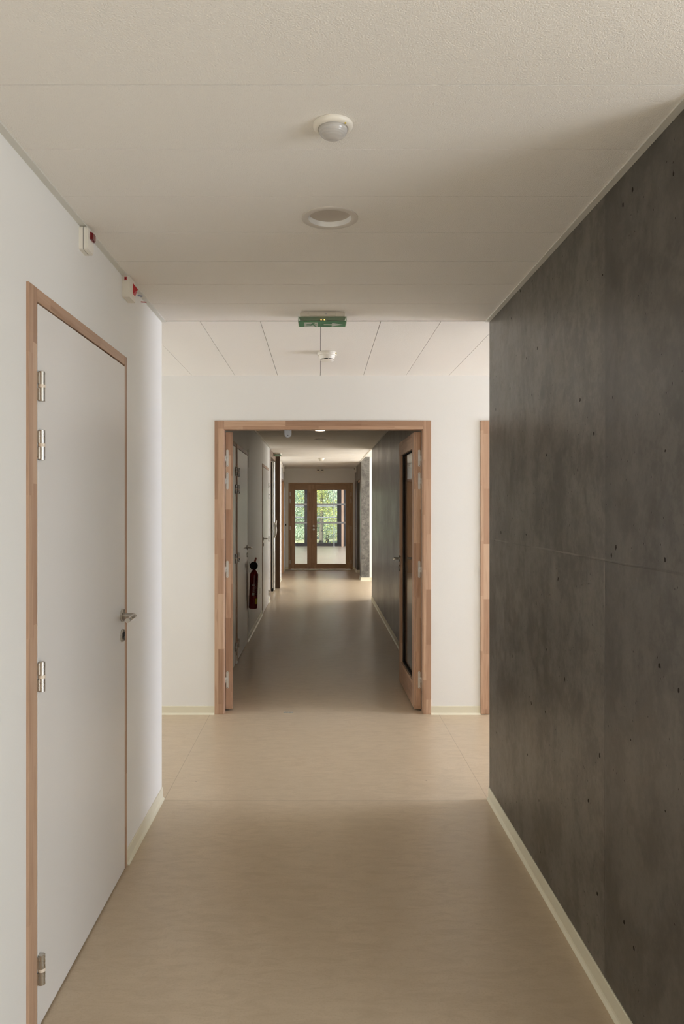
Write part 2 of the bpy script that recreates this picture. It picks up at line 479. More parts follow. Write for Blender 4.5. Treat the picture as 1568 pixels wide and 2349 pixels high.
def leaf_mat(name, cols):
    m, nt, b = new_mat(name)
    g = N(nt, 'ShaderNodeNewGeometry')
    r = N(nt, 'ShaderNodeValToRGB')
    el = r.color_ramp.elements
    el[0].position, el[0].color = 0, (*cols[0], 1)
    el[1].position, el[1].color = 1, (*cols[-1], 1)
    for i, t in enumerate(cols[1:-1]):
        e = el.new((i + 1) / (len(cols) - 1))
        e.color = (*t, 1)
    nt.links.new(g.outputs['Random Per Island'], r.inputs[0])
    nt.links.new(r.outputs[0], b.inputs['Base Color'])
    b.inputs['Roughness'].default_value = 0.45
    tl = N(nt, 'ShaderNodeBsdfTranslucent')
    nt.links.new(r.outputs[0], tl.inputs[0])
    mx = N(nt, 'ShaderNodeMixShader')
    mx.inputs[0].default_value = 0.4
    nt.links.new(b.outputs[0], mx.inputs[1])
    nt.links.new(tl.outputs[0], mx.inputs[2])
    nt.links.new(mx.outputs[0], nt.nodes['Material Output'].inputs[0])
    return m
M['leaf_yellow'] = leaf_mat('yellow_green_leaves', [(0.26, 0.32, 0.08), (0.60, 0.60, 0.16), (0.75, 0.66, 0.20), (0.40, 0.46, 0.16), (0.66, 0.70, 0.40)])
M['leaf_blue'] = leaf_mat('blue_green_leaves', [(0.20, 0.28, 0.18), (0.46, 0.56, 0.46), (0.66, 0.74, 0.66), (0.34, 0.44, 0.28), (0.78, 0.82, 0.70)])
M['leaf_dark'] = leaf_mat('dark_green_leaves', [(0.07, 0.12, 0.05), (0.20, 0.27, 0.11), (0.34, 0.40, 0.20), (0.55, 0.58, 0.28)])

# ------------------------------------------------------------------ mesh helpers
class MB:
    """collects shapes; build() links them as one mesh object"""
    def __init__(self):
        self.bm = bmesh.new()
        self.mats = []
    def mi(self, m):
        if m not in self.mats:
            self.mats.append(m)
        return self.mats.index(m)
    def _fin(self, faces, m, smooth_=False):
        i = self.mi(m)
        for f in faces:
            f.material_index = i
            f.smooth = smooth_
    def box(self, x0, x1, y0, y1, z0, z1, m, bev=0.0, seg=2):
        t = bmesh.new()
        bmesh.ops.create_cube(t, size=1)
        for v in t.verts:
            v.co = Vector((x0 + (v.co.x + .5) * (x1 - x0), y0 + (v.co.y + .5) * (y1 - y0), z0 + (v.co.z + .5) * (z1 - z0)))
        if bev > 0:
            bmesh.ops.bevel(t, geom=list(t.edges), offset=bev, segments=seg, affect='EDGES', profile=0.5)
        self.merge(t, m, False)
        return self
    def merge(self, t, m, sm, mat=None):
        i = self.mi(m)
        vm = {}
        for v in t.verts:
            vm[v] = self.bm.verts.new(mat @ v.co if mat else v.co)
        for f in t.faces:
            try:
                nf = self.bm.faces.new([vm[v] for v in f.verts])
                nf.material_index = i
                nf.smooth = sm
            except ValueError:
                pass
        t.free()
    def lathe(self, prof, m, seg=32, mat=None, sm=True, ring_mats=None):
        """profile [(r,z)...] spun about local Z"""
        rings = []
        for r, z in prof:
            if r < 1e-6:
                co_ = Vector((0, 0, z))
                rings.append([self.bm.verts.new(mat @ co_ if mat else co_)])
            else:
                ring = []
                for k in range(seg):
                    a = 2 * math.pi * k / seg
                    co_ = Vector((r * math.cos(a), r * math.sin(a), z))
                    ring.append(self.bm.verts.new(mat @ co_ if mat else co_))
                rings.append(ring)
        for j in range(len(rings) - 1):
            A, B = rings[j], rings[j + 1]
            mm = ring_mats[j] if ring_mats else m
            i = self.mi(mm)
            for k in range(seg):
                k2 = (k + 1) % seg
                if len(A) == 1 and len(B) == 1:
                    continue
                if len(A) == 1:
                    f = [A[0], B[k], B[k2]]
                elif len(B) == 1:
                    f = [A[k], B[0], A[k2]]
                else:
                    f = [A[k], B[k], B[k2], A[k2]]
                nf = self.bm.faces.new(f)
                nf.material_index = i
                nf.smooth = sm
        return self
    def cyl(self, a, b, r, m, seg=20, cap=True, bev=0.0):
        a, b = Vector(a), Vector(b)
        d = b - a
        L = d.length
        q = d.to_track_quat('Z', 'Y').to_matrix().to_4x4()
        mt = Matrix.Translation(a) @ q
        e = bev
        if e > 0:
            prof = [(0, 0), (r - e, 0), (r, e), (r, L - e), (r - e, L), (0, L)]
        else:
            prof = [(0, 0), (r, 0), (r, L), (0, L)]
        self.lathe(prof, m, seg, mt, True)
        return self
    def tube(self, pts, r, m, seg=12):
        pts = [Vector(p) for p in pts]
        rings = []
        for i, p in enumerate(pts):
            d = (pts[min(i + 1, len(pts) - 1)] - pts[max(i - 1, 0)]).normalized()
            up = Vector((0, 0, 1)) if abs(d.z) < .9 else Vector((1, 0, 0))
            s = d.cross(up).normalized()
            u = s.cross(d)
            rings.append([self.bm.verts.new(p + (s * math.cos(2 * math.pi * k / seg) + u * math.sin(2 * math.pi * k / seg)) * r) for k in range(seg)])
        i_ = self.mi(m)
        for j in range(len(rings) - 1):
            for k in range(seg):
                f = self.bm.faces.new([rings[j][k], rings[j][(k + 1) % seg], rings[j + 1][(k + 1) % seg], rings[j + 1][k]])
                f.material_index = i_
                f.smooth = True
        for ring in (list(reversed(rings[0])), rings[-1]):
            f = self.bm.faces.new(ring)
            f.material_index = i_
        return self
    def prism(self, poly, z0, z1, m, mat=None):
        """polygon in local XY, extruded z0..z1"""
        A = [self.bm.verts.new((mat @ Vector((x, y, z0))) if mat else Vector((x, y, z0))) for x, y in poly]
        B = [self.bm.verts.new((mat @ Vector((x, y, z1))) if mat else Vector((x, y, z1))) for x, y in poly]
        i = self.mi(m)
        n = len(poly)
        fs = [self.bm.faces.new(list(reversed(A))), self.bm.faces.new(B)]
        for k in range(n):
            fs.append(self.bm.faces.new([A[k], A[(k + 1) % n], B[(k + 1) % n], B[k]]))
        for f in fs:
            f.material_index = i
        return self
    def build(self, name, parent=None, kind=None, normals=True):
        if normals:
            bmesh.ops.recalc_face_normals(self.bm, faces=self.bm.faces)
        me = bpy.data.meshes.new(name)
        self.bm.to_mesh(me)
        self.bm.free()
        for m in self.mats:
            me.materials.append(m)
        sharp = any(p.use_smooth for p in me.polygons)
        if sharp:
            try:
                me.set_sharp_from_angle(angle=math.radians(40))
            except Exception:
                pass
        o = bpy.data.objects.new(name, me)
        C.objects.link(o)
        if parent:
            o.parent = parent
        if kind:
            o['kind'] = kind
        return o

def empty(name, loc, rz=0.0):
    o = bpy.data.objects.new(name, None)
    o.empty_display_size = 0.1
    C.objects.link(o)
    o.location = loc
    o.rotation_euler = (0, 0, rz)
    return o

def tag(o, label, cat, group=None, kind=None):
    o['label'] = label
    o['category'] = cat
    if group:
        o['group'] = group
    if kind:
        o['kind'] = kind
    return o

def children(o):
    return [c for c in bpy.data.objects if c.parent == o]

def copy_tree(o, parent=None):
    c = o.copy()
    C.objects.link(c)
    c.parent = parent
    for ch in children(o):
        copy_tree(ch, c)
    return c

# ------------------------------------------------------------------ main dimensions
XL, XR, XRF = -0.816, 0.872, 0.845          # corridor walls (left, near concrete, far concrete)
H = 2.461                                   # ceiling
Y1, Y2, Y2B = 3.787, 5.34, 5.42             # cross corridor, facing wall and its back
YA, YB = 11.85, 15.2                        # side bay further down
YE, YE2 = 17.90, 17.98                      # end wall
YW = 28.9                                   # window wall of the end room
XLE = -0.852                                # left wall near the end wall

def slab(name, boxes, m, kind='structure'):
    b = MB()
    for bx in boxes:
        b.box(*bx, m)
    return b.build(name, None, kind)

# ---- floor
slab('floor', [(-4.2, 6.2, -3.2, 29.2, -0.12, 0.0)], M['floor'])

# ---- walls
slab('wall_left_near', [(-1.0, XL, -3.0, 2.04, 0, H + .1), (-1.0, XL, 2.04, 3.080, 2.13, H + .1), (-1.0, XL, 3.080, Y1, 0, H + .1)], M['paint'])
slab('wall_behind_camera', [(-1.0, 4.2, -3.2, -3.0, 0, 2.7)], M['paint'])
slab('wall_right_concrete', [(XR, XR + 0.18, 1.70, Y1, 0, H + .1)], M['concrete_near'])
slab('wall_near_bay', [(XR + .18, 4.2, 1.60, 1.70, 0, 2.7)], M['paint'])
slab('wall_near_bay_window', [(4.0, 4.2, -3.0, 1.7, 0, 0.3), (4.0, 4.2, -3.0, 1.7, 2.25, 2.7), (4.0, 4.2, -3.0, -2.1, 0.3, 2.25), (4.0, 4.2, 0.6, 1.7, 0.3, 2.25)], M['paint'])
slab('wall_cross_near_left', [(-4.0, -1.0, Y1 - 0.12, Y1, 0, H + .1)], M['paint'])
slab('wall_cross_near_right', [(XR + .18, 6.0, Y1 - 0.12, Y1, 0, H + .1)], M['paint'])
slab('wall_cross_left_end', [(-4.15, -4.0, Y1 - .12, Y2B, 0, H + .1)], M['paint'])
slab('wall_cross_right_end', [(6.0, 6.15, Y1 - .12, Y2B, 0, .15), (6.0, 6.15, Y1 - .12, Y2B, 2.32, H + .1), (6.0, 6.15, Y1 - .12, 3.88, .15, 2.32), (6.0, 6.15, 5.24, Y2B, .15, 2.32)], M['paint'])
slab('wall_facing', [(-4.15, -0.767, Y2, Y2B, 0, H + .1), (-0.767, 0.805, Y2, Y2B, 2.134, H + .1), (0.805, 1.163, Y2, Y2B, 0, H + .1),
                     (1.163, 2.22, Y2, Y2B, 2.134, H + .1), (2.22, 6.15, Y2, Y2B, 0, H + .1)], M['paint'])
# far corridor, left side, with its three door openings
dA, dB, dC = (6.02, 7.05), (7.17, 8.20), (10.33, 11.55)
DH = 2.125
slab('wall_left_corridor', [(-1.0, XL, Y2B, dA[0], 0, H + .1), (-1.0, XL, dA[0], dA[1], DH, H + .1), (-1.0, XL, dA[1], dB[0], 0, H + .1),
                            (-1.0, XL, dB[0], dB[1], DH, H + .1), (-1.0, XL, dB[1], dC[0], 0, H + .1), (-1.0, XL, dC[0], dC[1], DH, H + .1),
                            (-1.0, XL, dC[1], YA, 0, H + .1)], M['paint'])
slab('wall_left_far', [(-1.15, XL, 13.70, 15.45, 0, H + .1), (-1.15, XL - .02, 15.45, 16.85, 2.135, H + .1), (-1.15, XL - .036, 16.90, YE, 0, H + .1)], M['paint'])
slab('wall_left_bay', [(-2.6, -2.5, YA - .1, 13.8, 0, H + .1), (-2.5, -1.0, YA - .12, YA, 0, H + .1), (-2.5, -1.15, 13.70, 13.82, 0, H + .1)], M['paint'])
slab('wall_right_corridor_concrete', [(XRF, XRF + 0.16, Y2B, YA + .2, 0, H + .12)], M['concrete_far'])
slab('wall_right_bay_near', [(XRF + .16, 4.2, YA + .08, YA + .2, 0, 2.7)], M['paint'])
slab('wall_right_bay_window', [(4.0, 4.2, YA, 15.35, 0, .15), (4.0, 4.2, YA, 15.35, 2.32, 2.7), (4.0, 4.2, YA, 12.15, .15, 2.32), (4.0, 4.2, 15.05, 15.35, .15, 2.32)], M['paint'])
slab('wall_right_bay_far', [(1.022, 4.2, YB, YB + .15, 0, 2.7)], M['paint'])
slab('wall_right_pier_concrete', [(XRF + .012, 1.022, YB, 15.65, 0, 2.545)], M['concrete_rough'])
slab('wall_right_far_concrete', [(XRF, XRF + 0.012, YB + .001, 15.65, 0, H + .1), (XRF, 1.022, 15.65, 17.0, 2.12, H + .1), (XRF, 1.022, 17.0, YE, 0, H + .1)], M['concrete_far'])
slab('wall_end', [(-1.2, -0.773, YE, YE2, 0, H + .1), (-0.773, 0.796, YE, YE2, 2.113, H + .1), (0.796, 1.2, YE, YE2, 0, H + .1)], M['paint'])
slab('wall_end_room', [(-4.2, -1.2, YE, YE2, 0, 2.6), (1.2, 5.2, YE, YE2, 0, 2.6), (-4.2, -4.0, YE2, YW, 0, 2.6),
                       (5.0, 5.2, YE, YW + .1, 0, 0.15), (5.0, 5.2, YE, YW + .1, 2.3, 2.6), (5.0, 5.2, YE, 18.9, .15, 2.3), (5.0, 5.2, 27.1, YW + .1, .15, 2.3)], M['paint'])
slab('wall_end_room_window', [(-4.2, -3.2, YW, YW + .2, 0, 2.6), (-3.2, 5.2, YW, YW + .2, 2.28, 2.6), (3.2, 5.2, YW, YW + .2, 0, 2.28)], M['paint'])

# ---- ceilings: real planks with thin joints
random.seed(4)
def planks(name, x0, x1, y0, y1, axis, step, phase, z=H, gap=0.0021, jit=0.0006, wide=()):
    """wide: joints (by index from the low end) that stand a little open"""
    b = MB()
    lo, hi = (y0, y1) if axis == 'Y' else (x0, x1)
    k = math.floor((lo - phase) / step)
    q = 0
    while phase + k * step < hi:
        g0 = .0052 if q in wide else gap
        g1 = .0052 if q + 1 in wide else gap
        a = max(lo, phase + k * step + g0 / 2)
        c = min(hi, phase + (k + 1) * step - g1 / 2)
        if c - a > 0.01:
            dz = random.uniform(0, jit)
            if axis == 'Y':
                b.box(x0, x1, a, c, z + dz, z + .02, M['ceil'])
            else:
                b.box(a, c, y0, y1, z + dz, z + .02, M['ceil'])
        k += 1
        q += 1
    b.box(x0, x1, y0, y1, z + .021, z + .1, M['black_gap'])
    return b.build(name, None, 'structure')
TR = 0.022
planks('ceiling_near', XL + TR, XR - TR, -3.0, Y1 - 0.012, 'Y', 0.2985, 0.178, jit=0.0008, wide=(20, 21, 22))
planks('ceiling_cross', -4.0, 6.0, Y1, Y2, 'X', 0.3105, 0.002, gap=.0028)
planks('ceiling_corridor', XL + TR, XRF - TR, Y2B, YA, 'Y', 0.2985, 0.178, jit=0.001)
planks('ceiling_far', XLE + TR, XRF - TR, YA, YE, 'Y', 0.2985, 0.178, jit=0.0015)
slab('ceiling_near_bay', [(XR, 4.2, -3.0, 1.7, 2.60, 2.7)], M['paint'])
slab('ceiling_right_bay', [(XRF, 4.2, YA, YB + .1, 2.55, 2.7)], M['paint'])
slab('ceiling_left_bay', [(-2.6, XLE, YA - .1, 13.9, H, H + .1)], M['paint'])
slab('ceiling_end_room', [(-4.2, 5.2, YE2, YW + .2, 2.50, 2.62)], M['paint'])
slab('ceiling_roof', [(-4.3, 6.3, -3.3, 29.4, 2.75, 2.85)], M['paint'])
slab('wall_roof_edge', [(-4.3, -4.2, -3.3, 29.4, -.1, 2.8), (-4.3, 5.3, -3.4, -3.3, -.1, 2.8), (-4.2, 5.2, YW + .1, YW + .2, 2.55, 2.8),
                        (4.2, 4.3, -3.3, 1.7, 2.65, 2.8), (4.2, 4.3, YA, 15.35, 2.65, 2.8), (6.15, 6.25, 1.7, YA, 2.5, 2.8), (5.2, 5.3, YE, YW, 2.55, 2.8)], M['paint'])
# edge trims of the ceilings
def trim(name, boxes, m=None):
    return slab(name, boxes, m or M['trim'])
trim('trim_1', [(XL, XL + TR, -3.0, Y1, H - .004, H + .02)])
trim('trim_2', [(XR - TR, XR, 1.70, Y1, H - .004, H + .02)])
trim('trim_3', [(XR - TR, XR, -3.0, 1.70, H - .004, 2.62)])
trim('trim_4', [(XL, XR, Y1 - .010, Y1 - .001, H - .002, H + .02)])
trim('trim_5', [(XL, XL + TR, Y2B, YA, H - .004, H + .02), (XLE, XLE + TR, YA, YE, H - .004, H + .02)])
trim('trim_6', [(XRF - TR, XRF, Y2B, YA, H - .004, H + .02), (XRF - TR, XRF, YB, YE, H - .004, H + .02)])
trim('trim_7', [(XRF - TR, XRF, YA, YB, H - .004, 2.60)], M['plastic'])
# skirting with a small cove onto the floor
def skirt(name, segs):
    """segs: list of (axis, fixed, a, b, sign): strip on the wall plane, projecting along sign"""
    b = MB()
    prof = [(0, 0), (0.016, 0), (0.013, 0.0022), (0.0075, 0.008), (0.0055, 0.014), (0.0045, 0.058), (0.003, 0.0605), (0, 0.0605)]
    for axis, fx, a, c, s in segs:
        n = len(prof)
        vs = []
        for t in (a, c):
            vs.append([b.bm.verts.new((fx + s * p, t, z) if axis == 'Y' else (t, fx + s * p, z)) for p, z in prof])
        i = b.mi(M['skirt'])
        for k in range(n):
            f = b.bm.faces.new([vs[0][k], vs[0][(k + 1) % n], vs[1][(k + 1) % n], vs[1][k]])
            f.material_index = i
        b.bm.faces.new(vs[0]).material_index = i
        b.bm.faces.new(list(reversed(vs[1]))).material_index = i
    return b.build(name, None, 'structure')
skirt('baseboard_left_near', [('Y', XL, 3.080, Y1 + .004, 1), ('X', Y1, -4.0, XL + .004, 1), ('Y', XL, -3.0, 2.04, 1)])
skirt('baseboard_right_near', [('Y', XR, 1.70, Y1 + .004, -1), ('X', Y1, XR - .004, 6.0, 1)])
skirt('baseboard_facing', [('X', Y2, -4.0, -0.767, -1), ('X', Y2, 0.805, 1.163, -1), ('X', Y2, 2.22, 6.0, -1)])
skirt('baseboard_left_corridor', [('Y', XL, Y2B, dA[0], 1), ('Y', XL, dA[1], dB[0], 1), ('Y', XL, dB[1], dC[0], 1), ('Y', XL, dC[1], YA, 1)])
skirt('baseboard_right_corridor', [('Y', XRF, Y2B, YA + .2, -1)])
skirt('baseboard_right_bay', [('X', YB, XRF - .004, 4.0, -1), ('Y', XRF, YB, 15.65, -1), ('X', 17.0, XRF - .004, 1.022, -1), ('Y', XRF, 17.0, YE, -1)])
skirt('baseboard_left_far', [('Y', XL, 13.70, 15.45, 1), ('Y', XLE, 16.90, YE, 1)])
skirt('baseboard_end', [('X', YE, XLE, -0.773, -1), ('X', YE, 0.796, XRF, -1)])

# ------------------------------------------------------------------ door hardware
def hinge_mesh(b, x, y, z, r=0.0095, hh=0.087, side=1):
    """barrel hinge standing off the wall at (x,y), centre height z, two knuckles and a nylon ring"""
    g = 0.0045
    b.lathe([(0, z + hh / 2), (r * .8, z + hh / 2), (r, z + hh / 2 - .001), (r, z + g), (0, z + g)], M['steel'], 20, Matrix.Translation((x, y, 0)))
    b.lathe([(0, z - g), (r, z - g), (r, z - hh / 2 + .001), (r * .8, z - hh / 2), (0, z - hh / 2)], M['steel'], 20, Matrix.Translation((x, y, 0)))
    b.lathe([(0, z + g), (r * 1.08, z + g), (r * 1.08, z - g), (0, z - g)], M['nylon'], 20, Matrix.Translation((x, y, 0)))

def lever_handle(name, parent, face_x, y, z, toward, out=1, length=0.115, proj=0.053, r=0.0095):
    """rosette on a wall-parallel leaf (plane X = face_x), lever pointing along Y*toward; out = +1 projects to +X"""
    b = MB()
    mt = Matrix.Translation((face_x, y, z)) @ Matrix.Rotation(out * math.pi / 2, 4, 'Y')
    b.lathe([(0, 0), (.0262, 0), (.0262, .007), (.0245, .0085), (.011, .0085), (0, .0085)], M['steel'], 32, mt)
    pts = [(face_x + out * .006, y, z), (face_x + out * (proj - .014), y, z)]
    for k in range(1, 6):
        a = k / 5 * math.pi / 2
        pts.append((face_x + out * (proj - .014 + .014 * math.sin(a)), y + toward * .014 * (1 - math.cos(a)), z))
    pts.append((face_x + out * proj, y + toward * length, z - .004))
    b.tube(pts, r, M['steel'], 16)
    return b.build(name, parent)

def lock_rosette(name, parent, face_x, y, z, out=1):
    b = MB()
    mt = Matrix.Translation((face_x, y, z)) @ Matrix.Rotation(out * math.pi / 2, 4, 'Y')
    b.lathe([(0, 0), (.0262, 0), (.0262, .007), (.0245, .0085), (.017, .0085), (0, .0085)], M['steel'], 32, mt)
    b.box(face_x + out * .0085 if out > 0 else face_x - .0105, face_x + out * .0105 if out > 0 else face_x - .0085, y - .0085, y + .0085, z - .004, z + .014, M['black_gap'], .0004)
    b.box(face_x + out * .0085 if out > 0 else face_x - .0100, face_x + .0100 if out > 0 else face_x - .0085, y - .003, y + .003, z - .017, z - .004, M['black_gap'])
    return b.build(name, parent)

def wall_door(name, label, y0, y1, hinge_near, jw=0.038, zt=2.13, hz=(1.849, 1.680, 1.015, .174), seam_label=None, handle_z=1.062):
    """white flush door in the left wall with a timber frame; hinge_near: hinges on the edge nearer the camera"""
    root = empty(name, (0, 0, 0))
    tag(root, label, 'door', kind='structure')
    P = 0.007
    jn, jf = (jw, 0.036)
    fr = MB()
    fr.box(-.92, XL + P, y0, y0 + jn, 0, zt, M['wood_z'], .002)
    fr.box(-.92, XL + P, y1 - jf, y1, 0, zt, M['wood_z'], .002)
    fr.build('frame_jamb', root)
    hd = MB()
    hd.box(-.92, XL + P - .0006, y0 + jn, y1 - jf, zt - .038, zt, M['wood_y'], .002)
    hd.build('frame_head', root)
    # black rebate seal around the leaf
    s = MB()
    s.box(-.925, -.90, y0 + jn, y1 - jf, 0.002, zt - .038, M['black_gap'])
    s.build('rebate_seal', root)
    l0, l1 = y0 + jn + .003, y1 - jf - .005
    lf = MB()
    lf.box(XL - .045, XL + P + .001, l0, l1, .008, zt - .045, M['leaf'], .0012)
    leaf = lf.build('leaf', root)
    ye, s_ = (l0 - .002, 1) if hinge_near else (l1 + .002, -1)
    for z in hz:
        b = MB()
        hinge_mesh(b, XL + P + .0095, ye + s_ * .008, z)
        b.box(XL + P, XL + P + .004, min(ye - s_ * .004, ye + s_ * .008), max(ye - s_ * .004, ye + s_ * .008), z - .04, z - .006, M['steel'])
        b.box(XL + P, XL + P + .004, min(ye - s_ * .004, ye + s_ * .008), max(ye - s_ * .004, ye + s_ * .008), z + .006, z + .04, M['steel'])
        b.build('hinge', leaf)
    yh = (l1 - .045) if hinge_near else (l0 + .045)
    lever_handle('handle', leaf, XL + P + .001, yh, handle_z, -1 if hinge_near else 1)
    lock_rosette('lock_rosette', leaf, XL + P + .001, yh, handle_z - .082)
    return root
d1 = wall_door('door_1', 'large white flush door with beech frame in the left foreground wall', 2.04, 3.080, True, jw=0.062)
wall_door('door_2', 'white door just behind the open narrow leaf, mostly hidden', dA[0], dA[1], False, zt=DH)
wall_door('door_3', 'white door behind the fire extinguisher in the dark corridor', dB[0], dB[1], True, zt=DH)
wall_door('door_4', 'white door beyond the fire extinguisher, last on the left wall of the dark corridor', dC[0], dC[1], False, zt=DH)

# ---- door_5: double glazed timber door standing open in the facing wall
root = empty('door_5', (0, 5.42, 0))
tag(root, 'double beech door with glazed leaves standing open in the white facing wall', 'door', kind='structure')
def ploc(o, p=root):
    o.parent = p
    return o
b = MB()
b.box(-.767, -.700, -.088, 0, 0, 2.134, M['wood_z'], .0025)
b.build('frame_jamb', root)
b = MB()
b.box(.748, .805, -.088, 0, 0, 2.134, M['wood_z'], .0025)
b.build('frame_jamb', root)
b = MB()
b.box(-.700, .748, -.087, 0, 2.070, 2.134, M['wood_x'], .0025)
b.build('frame_head', root)

def glazed_leaf(parent, loc, rz, W, sgn, handle):
    """leaf hinged at local origin, running along +Y; sgn=+1 leaf body lies on +X side of the hinge"""
    lf = empty('leaf', loc, rz)
    lf.parent = parent
    X = lambda a, c: (min(sgn * a, sgn * c), max(sgn * a, sgn * c))
    T = .052
    st, zt, zb, z0, z1 = .115, 1.945, .195, .012, 2.060
    b = MB()
    for (ya, yb) in ((.002, st), (W - st, W)):
        b.box(*X(0, T - .013), ya, yb, z0, z1, M['wood_z'], .0015)
    for (ya, yb) in ((.012, st - .004), (W - st + .004, W)):
        b.box(*X(T - .013, T), ya, yb, z0, z1, M['wood_z'], .0015)
    b.build('stile', lf)
    b = MB()
    for za, zb_ in ((z0, zb), (zt, z1)):
        b.box(*X(.0005, T - .0135), st, W - st, za, zb_, M['wood_y'], .0015)
        b.box(*X(T - .013, T - .0005), st - .004, W - st + .004, za, zb_, M['wood_y'], .0015)
    b.build('rail', lf)
    b = MB()
    b.box(*X(.020, .024), st, W - st, zb, zt, M['glass'])
    b.build('glass_pane', lf)
    b = MB()
    e = .007
    for q in ((st, st + e, zb, zt), (W - st - e, W - st, zb, zt), (st + e, W - st - e, zb, zb + e), (st + e, W - st - e, zt - e, zt)):
        b.box(*X(.026, .036), *q, M['black_gap'])
        b.box(*X(.010, .018), *q, M['black_gap'])
    b.build('glazing_gasket', lf)
    for z in (1.867, 1.699, 1.046, .229):
        b = MB()
        c = sgn * .0135 if sgn > 0 else -.0155
        w2, hh = .0085, .063
        pl = []
        for k in range(9):
            a = math.pi * k / 8
            pl.append((c + w2 * math.cos(a), z + hh - w2 + w2 * math.sin(a)))
        for k in range(9):
            a = math.pi + math.pi * k / 8
            pl.append((c + w2 * math.cos(a), z - hh + w2 + w2 * math.sin(a)))
        mt = Matrix(((1, 0, 0, 0), (0, 0, 1, 0), (0, 1, 0, 0), (0, 0, 0, 1)))
        b.prism(pl, -.0015, .0025, M['zinc'], mt)
        xa, xb = (-.006, .020) if sgn > 0 else (-.020, .006)
        b.box(xa, xb, -.004, .002, z - .020, z + .019, M['zinc'], .0008)
        kx = -.005 if sgn > 0 else .005
        b.cyl((kx, -.004, z - .031), (kx, -.004, z + .019), .0042, M['zinc'], 12)
        for q in (z + hh - .009, z - hh + .009):
            b.cyl((c, -.0028, q), (c, -.001, q), .0032, M['steel'], 10)
            b.cyl((c, -.0032, q), (c, -.0028, q), .0014, M['black_gap'], 8)
        b.cyl((c - sgn * .006, -.0058, z), (c - sgn * .006, -.0035, z), .0042, M['steel'], 12)
        b.build('hinge', lf)
    if handle:
        for o_ in (1, -1):
            fx = sgn * T if o_ == sgn else 0.0
            lever_handle('handle', lf, fx, W - .055, 1.068, -1, o_, .115, .055)
            lock_rosette('lock_rosette', lf, fx, W - .055, .986, o_)
    return lf
glazed_leaf(root, (-.6985, .004, 0), math.radians(7.0), .495, 1, False)
glazed_leaf(root, (.7465, .004, 0), math.radians(0.9), .915, -1, True)
b = MB()
pl = [(-.0265, .065), (-.0265, .0265)] + [(-.0265 * math.cos(math.pi * k / 12), .0265 - .0265 * math.sin(math.pi * k / 12)) for k in range(1, 12)] + [(.0265, .0265), (.0265, .065)]
mt = Matrix.Translation((-.2375, 0, 2.018)) @ Matrix(((1, 0, 0, 0), (0, 0, 1, 0), (0, 1, 0, 0), (0, 0, 0, 1)))
b.prism([(x, z) for x, z in pl], -.012, -.009, M['keeper'], mt)
b.cyl((-.2375, -.0135, 2.034), (-.2375, -.0118, 2.034), .0032, M['black_gap'], 12)
b.box(-.264, -.211, -.030, -.009, 2.066, 2.070, M['keeper'])
o = b.build('bolt_keeper', root)
o['label'] = 'grey round-bottomed bolt keeper under the door head'
b = MB()
b.box(-.267, -.199, -.052, -.020, 0.0002, .0022, M['zinc'], .0005)
b.box(-.255, -.238, -.042, -.030, .0022, .0026, M['black_gap'])
b.box(-.228, -.211, -.042, -.030, .0022, .0026, M['black_gap'])
o = b.build('floor_strike_plate', root)
o['label'] = 'small zinc strike plate on the floor'

# ---- door_6: door in the facing wall, right, only its jamb visible past the concrete wall
root = empty('door_6', (0, 5.42, 0))
tag(root, 'beech door frame in the white facing wall, half hidden by the concrete wall', 'door', kind='structure')
b = MB()
b.box(1.163, 1.245, -.092, 0, 0.003, 2.134, M['wood_z'], .003)
b.build('frame_jamb', root)
b = MB()
b.box(2.155, 2.22, -.092, 0, 0.003, 2.134, M['wood_z'], .003)
b.build('frame_jamb', root)
b = MB()
b.box(1.245, 2.155, -.091, 0, 2.07, 2.134, M['wood_x'], .003)
b.build('frame_head', root)
b = MB()
b.box(1.25, 2.15, -.07, -.03, .01, 2.065, M['leaf'], .001)
b.build('leaf', root)

